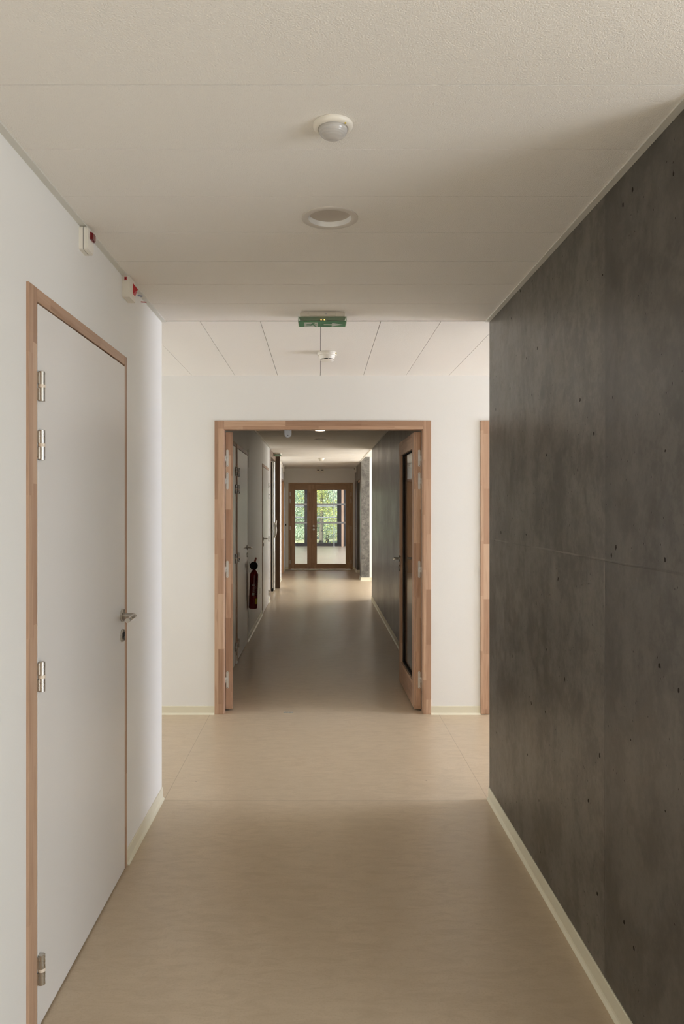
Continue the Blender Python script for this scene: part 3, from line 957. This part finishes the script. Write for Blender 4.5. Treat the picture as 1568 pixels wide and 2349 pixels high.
# ---- door_7: glazed double door in the end wall
root = empty('door_7', (0, YE, 0))
tag(root, 'closed oak double door with glass panes at the far end of the corridor', 'door', kind='structure')
b = MB()
b.box(-.773, -.731, -.012, .07, 0, 2.113, M['oak_z'], .002)
b.box(-.733, -.718, .046, .068, 0, 2.10, M['oak_z'])
b.build('frame_jamb', root)
b = MB()
b.box(.753, .796, -.012, .07, 0, 2.113, M['oak_z'], .002)
b.box(.740, .755, .046, .068, 0, 2.10, M['oak_z'])
b.build('frame_jamb', root)
b = MB()
b.box(-.731, .753, -.012, .07, 2.070, 2.113, M['oak_x'], .002)
b.box(-.718, .740, .046, .068, 2.055, 2.075, M['oak_x'])
b.build('frame_head', root)
for (xa, xb, ga, gb, main) in ((-.727, -.2045, -.609, -.317, False), (-.2015, .749, -.078, .620, True)):
    lf = empty('leaf', (0, 0, 0))
    lf.parent = root
    zt, zb = 1.943, .136
    for (p, q) in ((xa, ga), (gb, xb)):
        b = MB()
        b.box(p, q, -.006, .045, .014, 2.067, M['oak_z'], .0018)
        if main and p == xa:
            b.box(xa - .012, xa + .012, .0455, .056, .014, 2.067, M['oak_z'])
        b.build('stile', lf)
    b = MB()
    b.box(ga, gb, -.0055, .0445, .014, zb, M['oak_x'], .0018)
    b.box(ga, gb, -.0055, .0445, zt, 2.067, M['oak_x'], .0018)
    b.build('rail', lf)
    b = MB()
    b.box(ga, gb, .018, .024, zb, zt, M['glass'])
    b.build('glass_pane', lf)
    for z in (1.593, 1.137):
        b = MB()
        b.box(ga, gb, .0165, .0178, z - .023, z + .023, M['film'])
        o = b.build('safety_stripe', lf)
    hx = xa - .004 if not main else xb + .004
    for z in (1.835, 1.67, 1.01, .18):
        b = MB()
        b.box(hx - .009, hx + .009, -.018, -.010, z - .048, z + .048, M['alu'], .002)
        b.cyl((hx, -.022, z - .046), (hx, -.022, z + .046), .0075, M['alu'], 12)
        b.build('hinge', lf)
    if main:
        b = MB()
        mt = Matrix.Translation((-.155, -.006, 1.058)) @ Matrix.Rotation(math.pi / 2, 4, 'X')
        b.lathe([(0, 0), (.026, 0), (.026, .008), (0, .008)], M['steel'], 24, mt)
        b.tube([(-.155, -.01, 1.058), (-.155, -.05, 1.058), (-.148, -.058, 1.058), (-.03, -.058, 1.056)], .0095, M['steel'])
        b.build('handle', lf)
        b = MB()
        mt = Matrix.Translation((-.155, -.006, .974)) @ Matrix.Rotation(math.pi / 2, 4, 'X')
        b.lathe([(0, 0), (.026, 0), (.026, .008), (0, .008)], M['steel'], 24, mt)
        b.build('lock_rosette', lf)

# ---- door_8: recessed door lining on the left near the end wall
root = empty('door_8', (0, 0, 0))
tag(root, 'light timber door lining in the left wall beside the far double door', 'door', kind='structure')
b = MB()
b.box(-1.15, -.831, 16.85, 16.90, 0, 2.135, M['larch'], .002)
b.build('frame_jamb', root)
b = MB()
b.box(-1.15, -.831, 15.45, 15.49, 0, 2.135, M['larch'], .002)
b.build('frame_jamb', root)
b = MB()
b.box(-1.15, -.831, 15.49, 16.85, 2.095, 2.135, M['wood_y'], .002)
b.build('frame_head', root)
b = MB()
b.box(-1.15, -1.10, 15.49, 16.85, .005, 2.09, M['larch'], .002)
b.build('leaf', root)
# ---- door_9: recessed door in the far concrete wall
root = empty('door_9', (0, 0, 0))
tag(root, 'recessed door with thin beech edge in the far concrete wall on the right', 'door', kind='structure')
b = MB()
b.box(XRF + .001, .90, 15.650, 15.70, 0, 2.12, M['wood_z'], .002)
b.build('frame_jamb', root)
b = MB()
b.box(XRF + .03, .90, 15.70, 16.998, 2.08, 2.119, M['wood_y'], .002)
b.build('frame_head', root)
b = MB()
b.box(.975, 1.02, 15.70, 16.998, .005, 2.08, M['walnut'], .002)
b.build('leaf', root)

# ---- door_10: full-height glazed side door with brown frame on the left, standing open
root = empty('door_10', (0, 0, 0))
tag(root, 'tall brown-framed side door standing open on the left at the end of the dark corridor', 'door', kind='structure')
b = MB()
b.box(-.96, XL + .004, YA, YA + .27, 0, H - .004, M['brown_metal'], .003)
b.build('frame_jamb', root)
b = MB()
b.box(-.90, XL + .003, YA + .27, 13.36, H - .115, H - .004, M['brown_metal'], .003)
b.build('frame_head', root)
lf = empty('leaf', (0, 0, 0))
lf.parent = root
b = MB()
b.box(-.862, -.838, 13.20, 13.24, .05, 2.33, M['alu'], .010, 3)
b.build('edge_profile', lf)
b = MB()
b.box(-.832, -.816, 13.20, 13.24, .02, 2.33, M['alu'], .006, 3)
b.build('edge_profile', lf)
b = MB()
b.box(-.90, -.862, 13.22, 13.26, .05, 2.33, M['black_gap'])
b.box(-.838, -.832, 13.215, 13.25, .05, 2.33, M['black_gap'])
b.build('gasket', lf)
b = MB()
b.box(-.90, -.842, 13.19, 13.26, 0.0, .05, M['black'], .003)
b.build('bottom_guide', lf)
b = MB()
b.box(-.904, -.825, 13.26, 13.33, .05, 2.33, M['dark_frame'], .002)
b.build('stile', lf)
b = MB()
pts = [(-.815, 13.22, 1.235), (-.800, 13.22, 1.20), (-.787, 13.22, 1.15), (-.780, 13.22, 1.10), (-.785, 13.22, 1.05), (-.797, 13.22, 1.00), (-.815, 13.22, .955)]
b.prism([(-.815, 1.235)] + [(p[0], p[2]) for p in pts[1:-1]] + [(-.815, .955)], 13.205, 13.222, M['plastic_grey'], Matrix(((1, 0, 0, 0), (0, 0, 1, 0), (0, 1, 0, 0), (0, 0, 0, 1))))
b.tube([(-.815, 13.20, 1.235)] + [(p[0], 13.20, p[2]) for p in pts[1:-1]] + [(-.815, 13.20, .955)], .005, M['plastic'])
b.tube([(-.782, 13.21, 1.27), (-.790, 13.21, 1.19), (-.797, 13.21, 1.17)], .006, M['plastic'])
b.build('pull_handle', lf)
b = MB()
b.box(-.832, -.753, 13.70 - .04, 13.70 + .06, 0.0, H - .004, M['walnut'], .003)
b.build('dark_timber_post', root)

# ------------------------------------------------------------------ windows of the side rooms (outside the frame, they let the daylight in)
def side_window(name, x, y0, y1, z0, z1, n):
    root = empty(name, (x, y0, z0))
    root['kind'] = 'structure'
    b = MB()
    w_, h_ = y1 - y0, z1 - z0
    t = .05
    b.box(-.03, .03, 0, w_, 0, t, M['dark_frame'], .003)
    b.box(-.03, .03, 0, w_, h_ - t, h_, M['dark_frame'], .003)
    for k in range(n + 1):
        yy = k * (w_ - t) / n
        b.box(-.029, .029, yy, yy + t, t, h_ - t, M['dark_frame'], .003)
    b.build('window_frame', root)
    b = MB()
    b.box(-.004, .004, t, w_ - t, t, h_ - t, M['glass'])
    b.build('glass_pane', root)
side_window('window_1', 4.05, -2.1, 0.6, .3, 2.25, 2)
side_window('window_2', 6.06, 3.88, 5.24, .15, 2.32, 1)
side_window('window_3', 4.05, 12.15, 15.05, .15, 2.32, 3)
side_window('added_window_4', 5.05, 18.9, 27.1, .15, 2.30, 5)  # added window, unseen, placed so its lamp can light the end room

# big window at the end of the room behind the double door
root = empty('window_5', (0, YW, 0))
tag(root, 'dark-framed full-height window seen through the far double door', 'window', kind='structure')
b = MB()
b.box(-3.2, 3.2, -.02, .06, 0, .115, M['dark_frame'], .004)
b.box(-3.2, 3.2, -.02, .06, 2.19, 2.28, M['dark_frame'], .004)
b.build('window_rail', root)
bays = []
for (xa, xb) in ((-3.2, -3.05), (-1.9, -1.75), (-.617, -.45), (.669, .823), (.905, 1.05), (2.0, 2.15), (3.05, 3.2)):
    b = MB()
    b.box(xa, xb, -.025, .065, .115, 2.19, M['dark_frame'], .004)
    b.build('mullion', root)
    bays.append((xa, xb))
for k in range(len(bays) - 1):
    xa, xb = bays[k][1], bays[k + 1][0]
    if xb - xa < .3:
        b = MB()
        b.box(xa, xb, .0, .05, .115, 2.19, M['dark_frame'])
        b.build('infill_panel', root)
        continue
    b = MB()
    b.box(xa, xb, .015, .023, .115, 2.19, M['glass'])
    b.build('glass_pane', root)
    for z in (1.57, 1.13):
        b = MB()
        b.box(xa, xb, .0135, .0148, z - .027, z + .027, M['film'])
        b.build('safety_stripe', root)

# timber post and white pole in the end room
b = MB()
b.box(-.041, .041, -.05, .05, 0.001, 2.498, M['larch'], .003)
o = b.build('timber_post')
o.location = (.865, 28.55, 0)
tag(o, 'slim pale timber post in front of the dark window frame in the end room', 'post')
b = MB()
b.cyl((0, 0, .001), (0, 0, 2.499), .016, M['plastic_grey'], 16)
b.cyl((0, 0, .001), (0, 0, .02), .024, M['plastic_grey'], 16)
o = b.build('white_pole')
o.location = (.532, 28.3, 0)
tag(o, 'thin white pole standing in front of the far window glass', 'pole')

# ------------------------------------------------------------------ ceiling fixtures
def motion_sensor(name, loc):
    root = empty(name, loc)
    b = MB()
    b.lathe([(.0, 0), (.0500, 0), (.0500, -.004), (.0485, -.008), (.0440, -.011), (.0385, -.012), (.0375, -.010), (0, -.010)], M['plastic'], 48)
    b.build('rim', root)
    b = MB()
    r = .0365
    prof = [(r, -.0095), (r, -.013)]
    for k in range(1, 13):
        a = k / 12 * math.pi / 2
        prof.append((r * math.cos(a) if k < 12 else 0, -.013 - .024 * math.sin(a)))
    b.lathe(prof, M['dome'], 48)
    b.build('lens_dome', root)
    b = MB()
    b.cyl((.030, -.030, -.0125), (.030, -.030, -.0108), .0025, M['yellow'], 12)
    o = b.build('sticker', root)
    o['label'] = 'tiny yellow sticker'
    return root
s = motion_sensor('motion_sensor', (.032, 1.842, H))
tag(s, 'white round motion sensor with ribbed dome on the near ceiling', 'sensor')

def downlight(name, loc, R=.0935, lit=False):
    root = empty(name, loc)
    r1 = R * .765
    b = MB()
    b.lathe([(R, .001), (R, -.0022), (R - .003, -.0034), (r1 + .002, -.0030), (r1, -.0015)], M['downring'], 56)
    b.build('ring', root)
    b = MB()
    b.lathe([(r1, -.0015), (r1 * .955, .0150)], M['silver'], 56)
    b.build('reflector', root)
    b = MB()
    b.lathe([(r1 * .96, .0140), (0, .0155)] if not lit else [(r1 * .96, .0), (r1 * .9, -.002), (0, -.003)], M['lamp'] if lit else M['diffuser'], 56)
    b.build('diffuser', root)
    return root

def cut_holes(ob, holes, depth=.035):
    """round openings for the recessed fittings"""
    b = MB()
    for x, y, r in holes:
        b.cyl((x, y, H - .01), (x, y, H + depth), r, M['silver'], 56)
    c = b.build('hole_cutter')
    md = ob.modifiers.new('holes', 'BOOLEAN')
    md.operation = 'DIFFERENCE'
    md.object = c
    md.solver = 'EXACT'
    dg = bpy.context.evaluated_depsgraph_get()
    me = bpy.data.meshes.new_from_object(ob.evaluated_get(dg))
    ob.modifiers.clear()
    ob.data = me
    bpy.data.objects.remove(c)
cut_holes(bpy.data.objects['ceiling_near'], [(.032, 2.436, .078)])
cut_holes(bpy.data.objects['ceiling_corridor'], [(.0, 10.27, .067)])
cut_holes(bpy.data.objects['ceiling_far'], [(.03, 16.9, .067)])
d = downlight('downlight', (.032, 2.436, H))
tag(d, 'unlit round recessed downlight nearest the camera, behind the motion sensor', 'light')
d = downlight('downlight', (-.001, 9.13, H), .083, True)
tag(d, 'glowing round downlight just under the open door head', 'light')
d = downlight('downlight', (.0, 10.27, H), .083)
tag(d, 'unlit downlight in the dark corridor just past the glowing one', 'light')
d = downlight('downlight', (.03, 16.9, H), .083)
tag(d, 'unlit downlight above the far double door, farthest of all', 'light')

# smoke detectors
def smoke_detector(name, loc):
    root = empty(name, loc)
    b = MB()
    b.lathe([(0, 0), (.058, 0), (.060, -.003), (.0595, -.017), (.0575, -.020), (.050, -.0205), (0, -.0205)], M['plastic'], 48)
    b.build('base', root)
    b = MB()
    b.lathe([(.050, -.0205), (.049, -.026), (.0455, -.036), (.0425, -.0415), (.0385, -.0415)], M['plastic'], 48)
    for k in range(8):
        a = 2 * math.pi * (k + .25) / 8
        t = bmesh.new()
        bmesh.ops.create_cube(t, size=1)
        mt = Matrix.Translation((.0385 * math.cos(a), .0385 * math.sin(a), -.0445)) @ Matrix.Rotation(a, 4, 'Z') @ Matrix.Diagonal((.006, .004, .006, 1))
        b.merge(t, M['plastic'], False, mt)
    b.lathe([(.0425, -.0475), (.041, -.050), (.034, -.055), (.022, -.058), (0, -.059)], M['plastic'], 48)
    b.lathe([(.0385, -.0475), (.0425, -.0475)], M['plastic'], 48)
    b.build('sensor_head', root)
    b = MB()
    b.lathe([(.034, -.0415), (.034, -.0475)], M['black'], 32)
    b.build('smoke_inlet', root)
    return root
s = smoke_detector('smoke_detector', (.0425, 4.545, H))
b = MB()
b.box(.050, .058, -.030, -.018, -.016, -.006, M['yellow'])
o = b.build('sticker', s)
o['label'] = 'small yellow sticker'
tag(s, 'white smoke detector on the ceiling of the bright cross corridor', 'smoke detector')
s2 = smoke_detector('smoke_detector', (.022, 14.2, H))
tag(s2, 'small smoke detector on the bright ceiling towards the far double door', 'smoke detector')

# emergency exit luminaires
def exit_sign(name, loc, rz):
    root = empty(name, loc, rz)
    b = MB()
    b.box(-.108, .108, 0, .11, -.006, 0, M['plastic'], .002)
    b.box(-.112, .112, -.001, .112, -.024, -.005, M['plastic'], .004)
    b.box(-.066, .066, -.0035, .02, -.021, -.001, M['plastic'], .002)
    b.build('housing', root)
    b = MB()
    b.box(.012, .022, -.0055, -.003, -.013, -.009, M['plastic_grey'], .0008)
    b.build('test_button', root)
    b = MB()
    zt, zb = -.024, -.046
    y0, y1, x = -.003, .113, .1195
    t = .0015
    b.box(-x, x, y0, y0 + t, zb, zt, M['clear_cover'])
    b.box(-x, x, y1 - t, y1, zb, zt, M['clear_cover'])
    b.box(-x, -x + t, y0 + t, y1 - t, zb, zt, M['clear_cover'])
    b.box(x - t, x, y0 + t, y1 - t, zb, zt, M['clear_cover'])
    b.box(-x + t, x - t, y0 + t, y1 - t, zb, zb + t, M['clear_cover'])
    b.build('cover', root)
    b = MB()
    b.box(-x + .004, x - .004, y0 + .004, y1 - .004, zb - .0008, zb - .0002, M['green'])
    b.box(-x + .006, x - .006, y0 + .006, y1 - .006, zb + .0018, zb + .0026, M['sign_white'])
    b.box(-x + .006, x - .006, y1 - .008, y1 - .006, zb + .0026, zt - .0005, M['sign_white'])
    b.prism([(-x + .004, zt - .0003), (x - .004, zt - .0003), (x - .010, zb + .004), (-x + .010, zb + .004)], .001, .002, M['reflector'], Matrix(((1, 0, 0, 0), (0, 0, 1, 0), (0, 1, 0, 0), (0, 0, 0, 1))))
    b.build('sign_panel', root)
    # pictograms on the underside; u to the right, v away from the viewer (head towards the near edge)
    b = MB()
    z0, z1 = zb - .0016, zb - .0009
    def Pm(poly, m, za, zb_):
        b.prism(poly, za, zb_, M[m])
    def U(u, v):
        return (-.1195 + .239 * u, y0 + .116 * v)
    Pm([U(.125, .20), U(.405, .20), U(.405, .93), U(.125, .93)], 'sign_white', z0, z1)
    # arrow
    Pm([U(.53, .50), U(.70, .50), U(.70, .30), U(.93, .58), U(.70, .86), U(.70, .66), U(.53, .66)], 'sign_white', z0, z1)
    za, zc = z0 - .0005, z0 - .0001
    hx, hy = U(.31, .33)
    Pm([(hx + .0085 * math.cos(2 * math.pi * k / 14), hy + .0085 * math.sin(2 * math.pi * k / 14)) for k in range(14)], 'green', za, zc)
    Pm([U(.25, .42), U(.31, .43), U(.325, .60), U(.275, .64)], 'green', za, zc)                 # torso
    Pm([U(.25, .42), U(.27, .47), U(.215, .52), U(.165, .60), U(.150, .56), U(.195, .46)], 'green', za, zc)   # rear arm
    Pm([U(.31, .43), U(.345, .50), U(.385, .50), U(.385, .55), U(.335, .56), U(.31, .50)], 'green', za, zc)   # front arm
    Pm([U(.275, .62), U(.30, .66), U(.245, .76), U(.165, .76), U(.165, .70), U(.225, .70)], 'green', za, zc)  # rear leg
    Pm([U(.295, .60), U(.325, .60), U(.355, .74), U(.385, .90), U(.355, .90), U(.325, .77)], 'green', za, zc) # front leg
    o = b.build('pictogram', root)
    b = MB()
    for lx in (-.006, .010):
        b.cyl((lx, -.0012, zb + .007), (lx, .001, zb + .007), .0024, M['led'], 12)
    b.build('led', root)
    return root
e = exit_sign('exit_sign', (.0105, 3.600, H), 0)
tag(e, 'green emergency exit sign with running man under the ceiling of the foreground corridor', 'exit sign')
e = exit_sign('exit_sign', (-.865, 12.93, H - .002), -math.pi / 2)
e.location = (-.80, 12.93, H - .002)
tag(e, 'small exit sign seen end-on beside the tall side door in the distance', 'exit sign')

# alarm indicators on the left wall
root = empty('alarm_indicator', (XL, 2.485, 2.375))
b = MB()
pr = [(0, .008), (.012, 0), (.072, 0), (.074, .004), (.074, .080), (.0, .080)]
mt = Matrix(((0, 0, 1, 0), (1, 0, 0, 0), (0, 1, 0, 0), (0, 0, 0, 1)))
def rrect(y0, y1, z0, z1, r, n=5):
    out = []
    for cy, cz, a0 in ((y1 - r, z0 + r, -90), (y1 - r, z1 - r, 0), (y0 + r, z1 - r, 90), (y0 + r, z0 + r, 180)):
        for k in range(n + 1):
            a = math.radians(a0 + 90 * k / n)
            out.append((cy + r * math.cos(a), cz + r * math.sin(a)))
    return out
b.prism(rrect(0, .074, 0, .081, .010), 0, .0135, M['plastic'], mt)
b.build('back_box', root)
b = MB()
b.prism(rrect(.0015, .0725, .0015, .0795, .009), .0135, .0155, M['black'], mt)
b.build('gasket', root)
b = MB()
b.prism(rrect(0, .074, 0, .081, .010), .0155, .0255, M['plastic'], mt)
b.prism(rrect(.004, .070, .004, .077, .008), .0255, .0285, M['plastic'], mt)
b.build('cover', root)
b = MB()
A = [(.028, .045), (.068, .045), (.068, .070), (.028, .070)]
b.prism(A, .0285, .0335, M['red_lens'], mt)
b.prism([(.034, .047), (.064, .047), (.064, .068), (.034, .068)], .0335, .0375, M['red_lens'], mt)
b.build('red_lens', root)
tag(root, 'cream alarm indicator with dark red lens high on the left wall, nearer the camera', 'alarm')

root = empty('alarm_sounder', (XL, 3.03, 2.370))
b = MB()
b.prism(rrect(0, .096, 0, .088, .004), 0, .003, M['plastic'], mt)
b.prism([(.001, .001), (.095, .001), (.095, .087), (.001, .087)], .003, .030, M['plastic'], mt)
b.build('body', root)
b = MB()
b.box(.009, .019, -.0012, .0, .070, .083, M['bright_red'])
b.cyl((.0145, -.0022, .0765), (.0145, -.0012, .0765), .0022, M['black_gap'], 12)
b.build('red_sticker', root)
b = MB()
b.box(.005, .008, -.0010, .0, .070, .083, M['sign_white'])
b.build('white_sticker', root)
b = MB()
v = [b.bm.verts.new(p) for p in ((.030, .052, .028), (.030, .092, .028), (.030, .092, .074), (.030, .052, .074), (.046, .074, .052))]
i_ = b.mi(M['bright_red'])
for f in ((0, 1, 4), (1, 2, 4), (2, 3, 4), (3, 0, 4), (3, 2, 1, 0)):
    b.bm.faces.new([v[k] for k in f]).material_index = i_
b.build('red_lens', root)
b = MB()
b.cyl((.0, .255, .078), (.020, .262, .078), .0022, M['blue'], 10)
o = b.build('blue_wire_end', root)
b = MB()
b.cyl((.0, .315, .068), (.024, .322, .068), .0024, M['bright_red'], 10)
o = b.build('red_wire_end', root)
tag(root, 'cream box with red pyramid lens and red sticker, high on left wall near corner', 'alarm')

# far small indicators
def indicator(loc, xs, face, label, col='red_lens', dims=(.075, .08, .028)):
    """xs: facing direction 'X+', 'X-' or 'Y-'"""
    root = empty('alarm_indicator', loc)
    w_, h_, d_ = dims
    if face == 'Y-':
        bx = lambda a, c, e, f, g, h: (a, c, -f, -e, g, h)
    elif face == 'X+':
        bx = lambda a, c, e, f, g, h: (e, f, a, c, g, h)
    else:
        bx = lambda a, c, e, f, g, h: (-f, -e, a, c, g, h)
    b = MB()
    b.box(*bx(-w_ / 2, w_ / 2, 0, d_, -h_ / 2, h_ / 2), M['plastic'], .003)
    b.build('body', root)
    b = MB()
    b.box(*bx(-w_ * .32, w_ * .32, d_, d_ + .006, h_ * .02, h_ * .28), M[col], .001)
    b.build('red_lens' if col != 'black' else 'dark_window', root)
    tag(root, label, 'alarm')
    return root
indicator((-.048, YE, 2.405), 0, 'Y-', 'left one of the two small boxes with dark slots above the far double door', 'black', (.085, .095, .03))
indicator((.052, YE, 2.405), 0, 'Y-', 'right one of the two small boxes with dark slots above the far double door', 'black', (.085, .095, .03))
indicator((XL, 15.1, 2.42), 0, 'X+', 'first of three tiny red-lensed alarm boxes high on the far left wall', 'bright_red', (.08, .07, .028))
indicator((XL - .02, 15.85, 2.41), 0, 'X+', 'middle of three tiny red-lensed alarm boxes high on the far left wall', 'red_lens', (.08, .08, .028))
indicator((XL - .02, 16.6, 2.38), 0, 'X+', 'last of three tiny alarm boxes on the far left wall, nearest the end wall', 'red_lens', (.10, .15, .028))
indicator((XRF, 17.25, 2.40), 0, 'X-', 'small white box under the ceiling on the far right concrete wall', 'black', (.09, .13, .04))

# switches near the end door
root = empty('light_switch', (-.835, YE, 1.085))
b = MB()
b.box(-.013, .013, -.008, 0, -.032, .032, M['plastic_grey'], .002)
b.build('plate', root)
b = MB()
b.box(-.009, .010, -.013, -.008, -.018, .018, M['black'], .002)
b.build('rocker', root)
tag(root, 'small dark switch on the end wall left of the far double door', 'switch')
root = empty('light_switch', (XRF, 17.45, 1.03))
b = MB()
b.box(-.008, 0, -.032, .032, -.032, .032, M['plastic_grey'], .002)
b.build('plate', root)
b = MB()
b.box(-.014, -.008, -.018, .018, -.018, .018, M['black'], .002)
b.build('rocker', root)
tag(root, 'small dark switch on the far concrete wall right of the double door', 'switch')

# ------------------------------------------------------------------ sign, stickers and the fire extinguisher
root = empty('wall_sign', (XL, 8.355, 2.06))
b = MB()
b.box(0, .0035, -.055, .055, -.10, .105, M['plate_white'], .0006)
b.build('panel', root)
tag(root, 'narrow white plate above the fire extinguisher beside the white door', 'sign')
b = MB()
b.box(0, .002, -.045, .045, -.04, .04, M['plastic_grey'], .0005)
o = b.build('wall_plate')
o.location = (XL, 9.98, .375)
tag(o, 'slim grey plate low on the corridor wall between two white doors', 'plate')
b = MB()
b.box(0, .002, -.03, .03, -.06, .06, M['plate_white'], .0005)
o = b.build('wall_plate')
o.location = (XL, 8.36, .31)
tag(o, 'small pale plate low on the wall just below the fire extinguisher', 'plate')

EX, EY = -.753, 8.34
root = empty('fire_extinguisher', (EX - .010, EY, .358))
root.rotation_euler = (0, math.radians(2.0), 0)
b = MB()
R = .0485
prof = [(0, .002), (R - .010, 0), (R - .003, .003), (R, .012), (R, .385)]
for k in range(1, 9):
    a = k / 8
    prof.append((R - (R - .016) * (a ** 1.25), .385 + .055 * a))
prof += [(.016, .455), (0, .455)]
b.lathe(prof, M['ext_red'], 40)
b.build('cylinder_body', root)
b = MB()
b.cyl((0, 0, .445), (0, 0, .475), .015, M['black'], 20)
b.cyl((0, .0, .468), (0, -.055, .490), .012, M['black'], 16)
b.build('valve', root)
b = MB()
mt = Matrix.Translation((0, -.052, .492)) @ Matrix.Rotation(math.pi / 2, 4, 'X')
b.lathe([(0, -.02), (.014, -.02), (.018, 0), (.044, .034), (.0455, .036), (.0445, .040), (.036, .0405), (0, .0385)], M['black'], 40, mt)
b.build('discharge_horn', root)
b = MB()
t = bmesh.new()
bmesh.ops.create_cube(t, size=1)
b.merge(t, M['faded_red'], False, Matrix.Translation((.009, -.01, .548)) @ Matrix.Rotation(math.radians(13), 4, 'Y') @ Matrix.Diagonal((.020, .03, .062, 1)))
o = b.build('trigger_handle', root)
o['label'] = 'faded red lever above the black horn'
def patch(a0, a1, z0, z1, m, n=6, rr=R + .0005):
    i = b.mi(m)
    vs = []
    for k in range(n + 1):
        a = math.radians(a0 + (a1 - a0) * k / n)
        vs.append((b.bm.verts.new((rr * math.cos(a), rr * math.sin(a), z0)), b.bm.verts.new((rr * math.cos(a), rr * math.sin(a), z1))))
    for k in range(n):
        f = b.bm.faces.new([vs[k][0], vs[k + 1][0], vs[k + 1][1], vs[k][1]])
        f.material_index = i
        f.smooth = True
b = MB()
patch(-106, -72, .155, .183, M['print'])
ci = [( -89 + 15 * math.cos(2 * math.pi * k / 20), .268 + .0125 * math.sin(2 * math.pi * k / 20)) for k in range(20)]
i_ = b.mi(M['print'])
fc = []
for a, z in ci:
    a = math.radians(a)
    fc.append(b.bm.verts.new(((R + .0006) * math.cos(a), (R + .0006) * math.sin(a), z)))
b.bm.faces.new(fc).material_index = i_
random.seed(8)
for col in (-100, -92, -84, -76):
    z = .195
    while z < .25:
        l = random.uniform(.004, .012)
        patch(col, col + 2.5, z, z + l, M['print'], 1)
        z += l + .004
for col in range(-62, -30, 6):
    z = .16
    while z < .31:
        l = random.uniform(.006, .02)
        if random.random() < .6:
            patch(col, col + 1.6, z, z + l, M['print'], 1)
        z += l + .006
o = b.build('printed_label', root, normals=False)
b = MB()
patch(-62, -24, .055, .118, M['yellow'])
b.build('yellow_sticker', root, normals=False)
b = MB()
b.box(-.052, -.012, -.006, .006, .44, .452, M['steel'], .001)
b.box(-.055, -.0515, -.02, .02, .41, .53, M['plastic_grey'], .001)
b.build('wall_bracket', root)
tag(root, 'dark red fire extinguisher with black horn hanging on the left corridor wall', 'fire extinguisher')

# ------------------------------------------------------------------ outside: ground and trees
b = MB()
b.box(-40, 40, YW + .2, 110, -.6, -.35, M['grass'])
o = b.build('ground', None, 'structure')
random.seed(11)
def tree(name, loc, h, crown, n, mat, leaf, label, trunk_r=.08, low=.1, lean=0.0):
    root = empty(name, loc)
    b = MB()
    pts = []
    for k in range(9):
        t = k / 8
        pts.append(Vector((lean * t * t + .05 * math.sin(4 * t + loc[0]), .04 * math.sin(5 * t), h * .92 * t)))
    rings = []
    for k, p in enumerate(pts):
        r = trunk_r * (1 - .75 * k / 8) * (1.25 if k == 0 else 1)
        rings.append([b.bm.verts.new(p + Vector((r * math.cos(a * math.pi / 5), r * math.sin(a * math.pi / 5), 0))) for a in range(10)])
    i = b.mi(M['bark'])
    for j in range(8):
        for k in range(10):
            f = b.bm.faces.new([rings[j][k], rings[j][(k + 1) % 10], rings[j + 1][(k + 1) % 10], rings[j + 1][k]])
            f.smooth = True
            f.material_index = i
    tips = []
    for k in range(26):
        t = random.uniform(low, .95)
        p0 = pts[int(t * 8)]
        a = random.uniform(0, 2 * math.pi)
        L = crown * random.uniform(.45, 1.0) * (1.15 - .7 * abs(t - .4))
        p1 = p0 + Vector((math.cos(a) * L * .55, math.sin(a) * L * .55, L * .22))
        p2 = p0 + Vector((math.cos(a) * L, math.sin(a) * L, L * random.uniform(-.05, .35)))
        b.tube([p0, p1, p2], .012, M['bark'], 5)
        tips += [(p1, L * .30), (p2, L * .32), ((p1 + p2) / 2, L * .3), ((p0 + p1) / 2, L * .25)]
    b.build('trunk', root)
    vs, fs = [], []
    for q in range(n):
        c, rr = random.choice(tips)
        p = c + Vector((random.gauss(0, rr), random.gauss(0, rr), random.gauss(0, rr * .9)))
        s = leaf * random.uniform(.6, 1.4)
        ax = Vector((random.gauss(0, 1), random.gauss(0, 1), random.gauss(0, 1))).normalized()
        t1 = ax.orthogonal().normalized()
        t2 = ax.cross(t1)
        k = len(vs)
        vs += [p - t1 * s, p - t2 * s * .45 + ax * s * .1, p + t1 * s, p + t2 * s * .45 + ax * s * .1]
        fs.append((k, k + 1, k + 2, k + 3))
    me = bpy.data.meshes.new('foliage')
    me.from_pydata(vs, [], fs)
    me.materials.append(mat)
    o = bpy.data.objects.new('foliage', me)
    C.objects.link(o)
    o.parent = root
    tag(root, label, 'tree')
    return root
G = -.35
tree('leafy_tree', (.02, 32.4, G), 5.2, .9, 8000, M['leaf_yellow'], .030, 'tree with grey trunk and yellow-green leaves behind the right glass pane of the far door', .10, .40)
tree('leafy_tree', (1.35, 34.6, G), 4.8, 1.05, 16000, M['leaf_yellow'], .032, 'yellow-green bushy tree behind the right edge of the far door glass', .06, .10)
tree('willow_tree', (-1.45, 35.0, G), 4.8, .95, 22000, M['leaf_blue'], .030, 'pale blue-green tree behind the narrow left glass pane of the far door', .07, .08)
tree('leafy_tree', (.35, 38.0, G), 5.5, 1.5, 20000, M['leaf_blue'], .038, 'blue-green tree standing behind the yellow-green one outside', .08, .1)
tree('evergreen_tree', (-1.2, 43.5, G), 6.5, 2.0, 16000, M['leaf_dark'], .06, 'dark green tree farthest back outside, left of centre', .12, .08)
tree('evergreen_tree', (3.6, 48.5, G), 6.5, 1.9, 12000, M['leaf_dark'], .06, 'dark green tree farthest back outside, on the right', .12, .08)
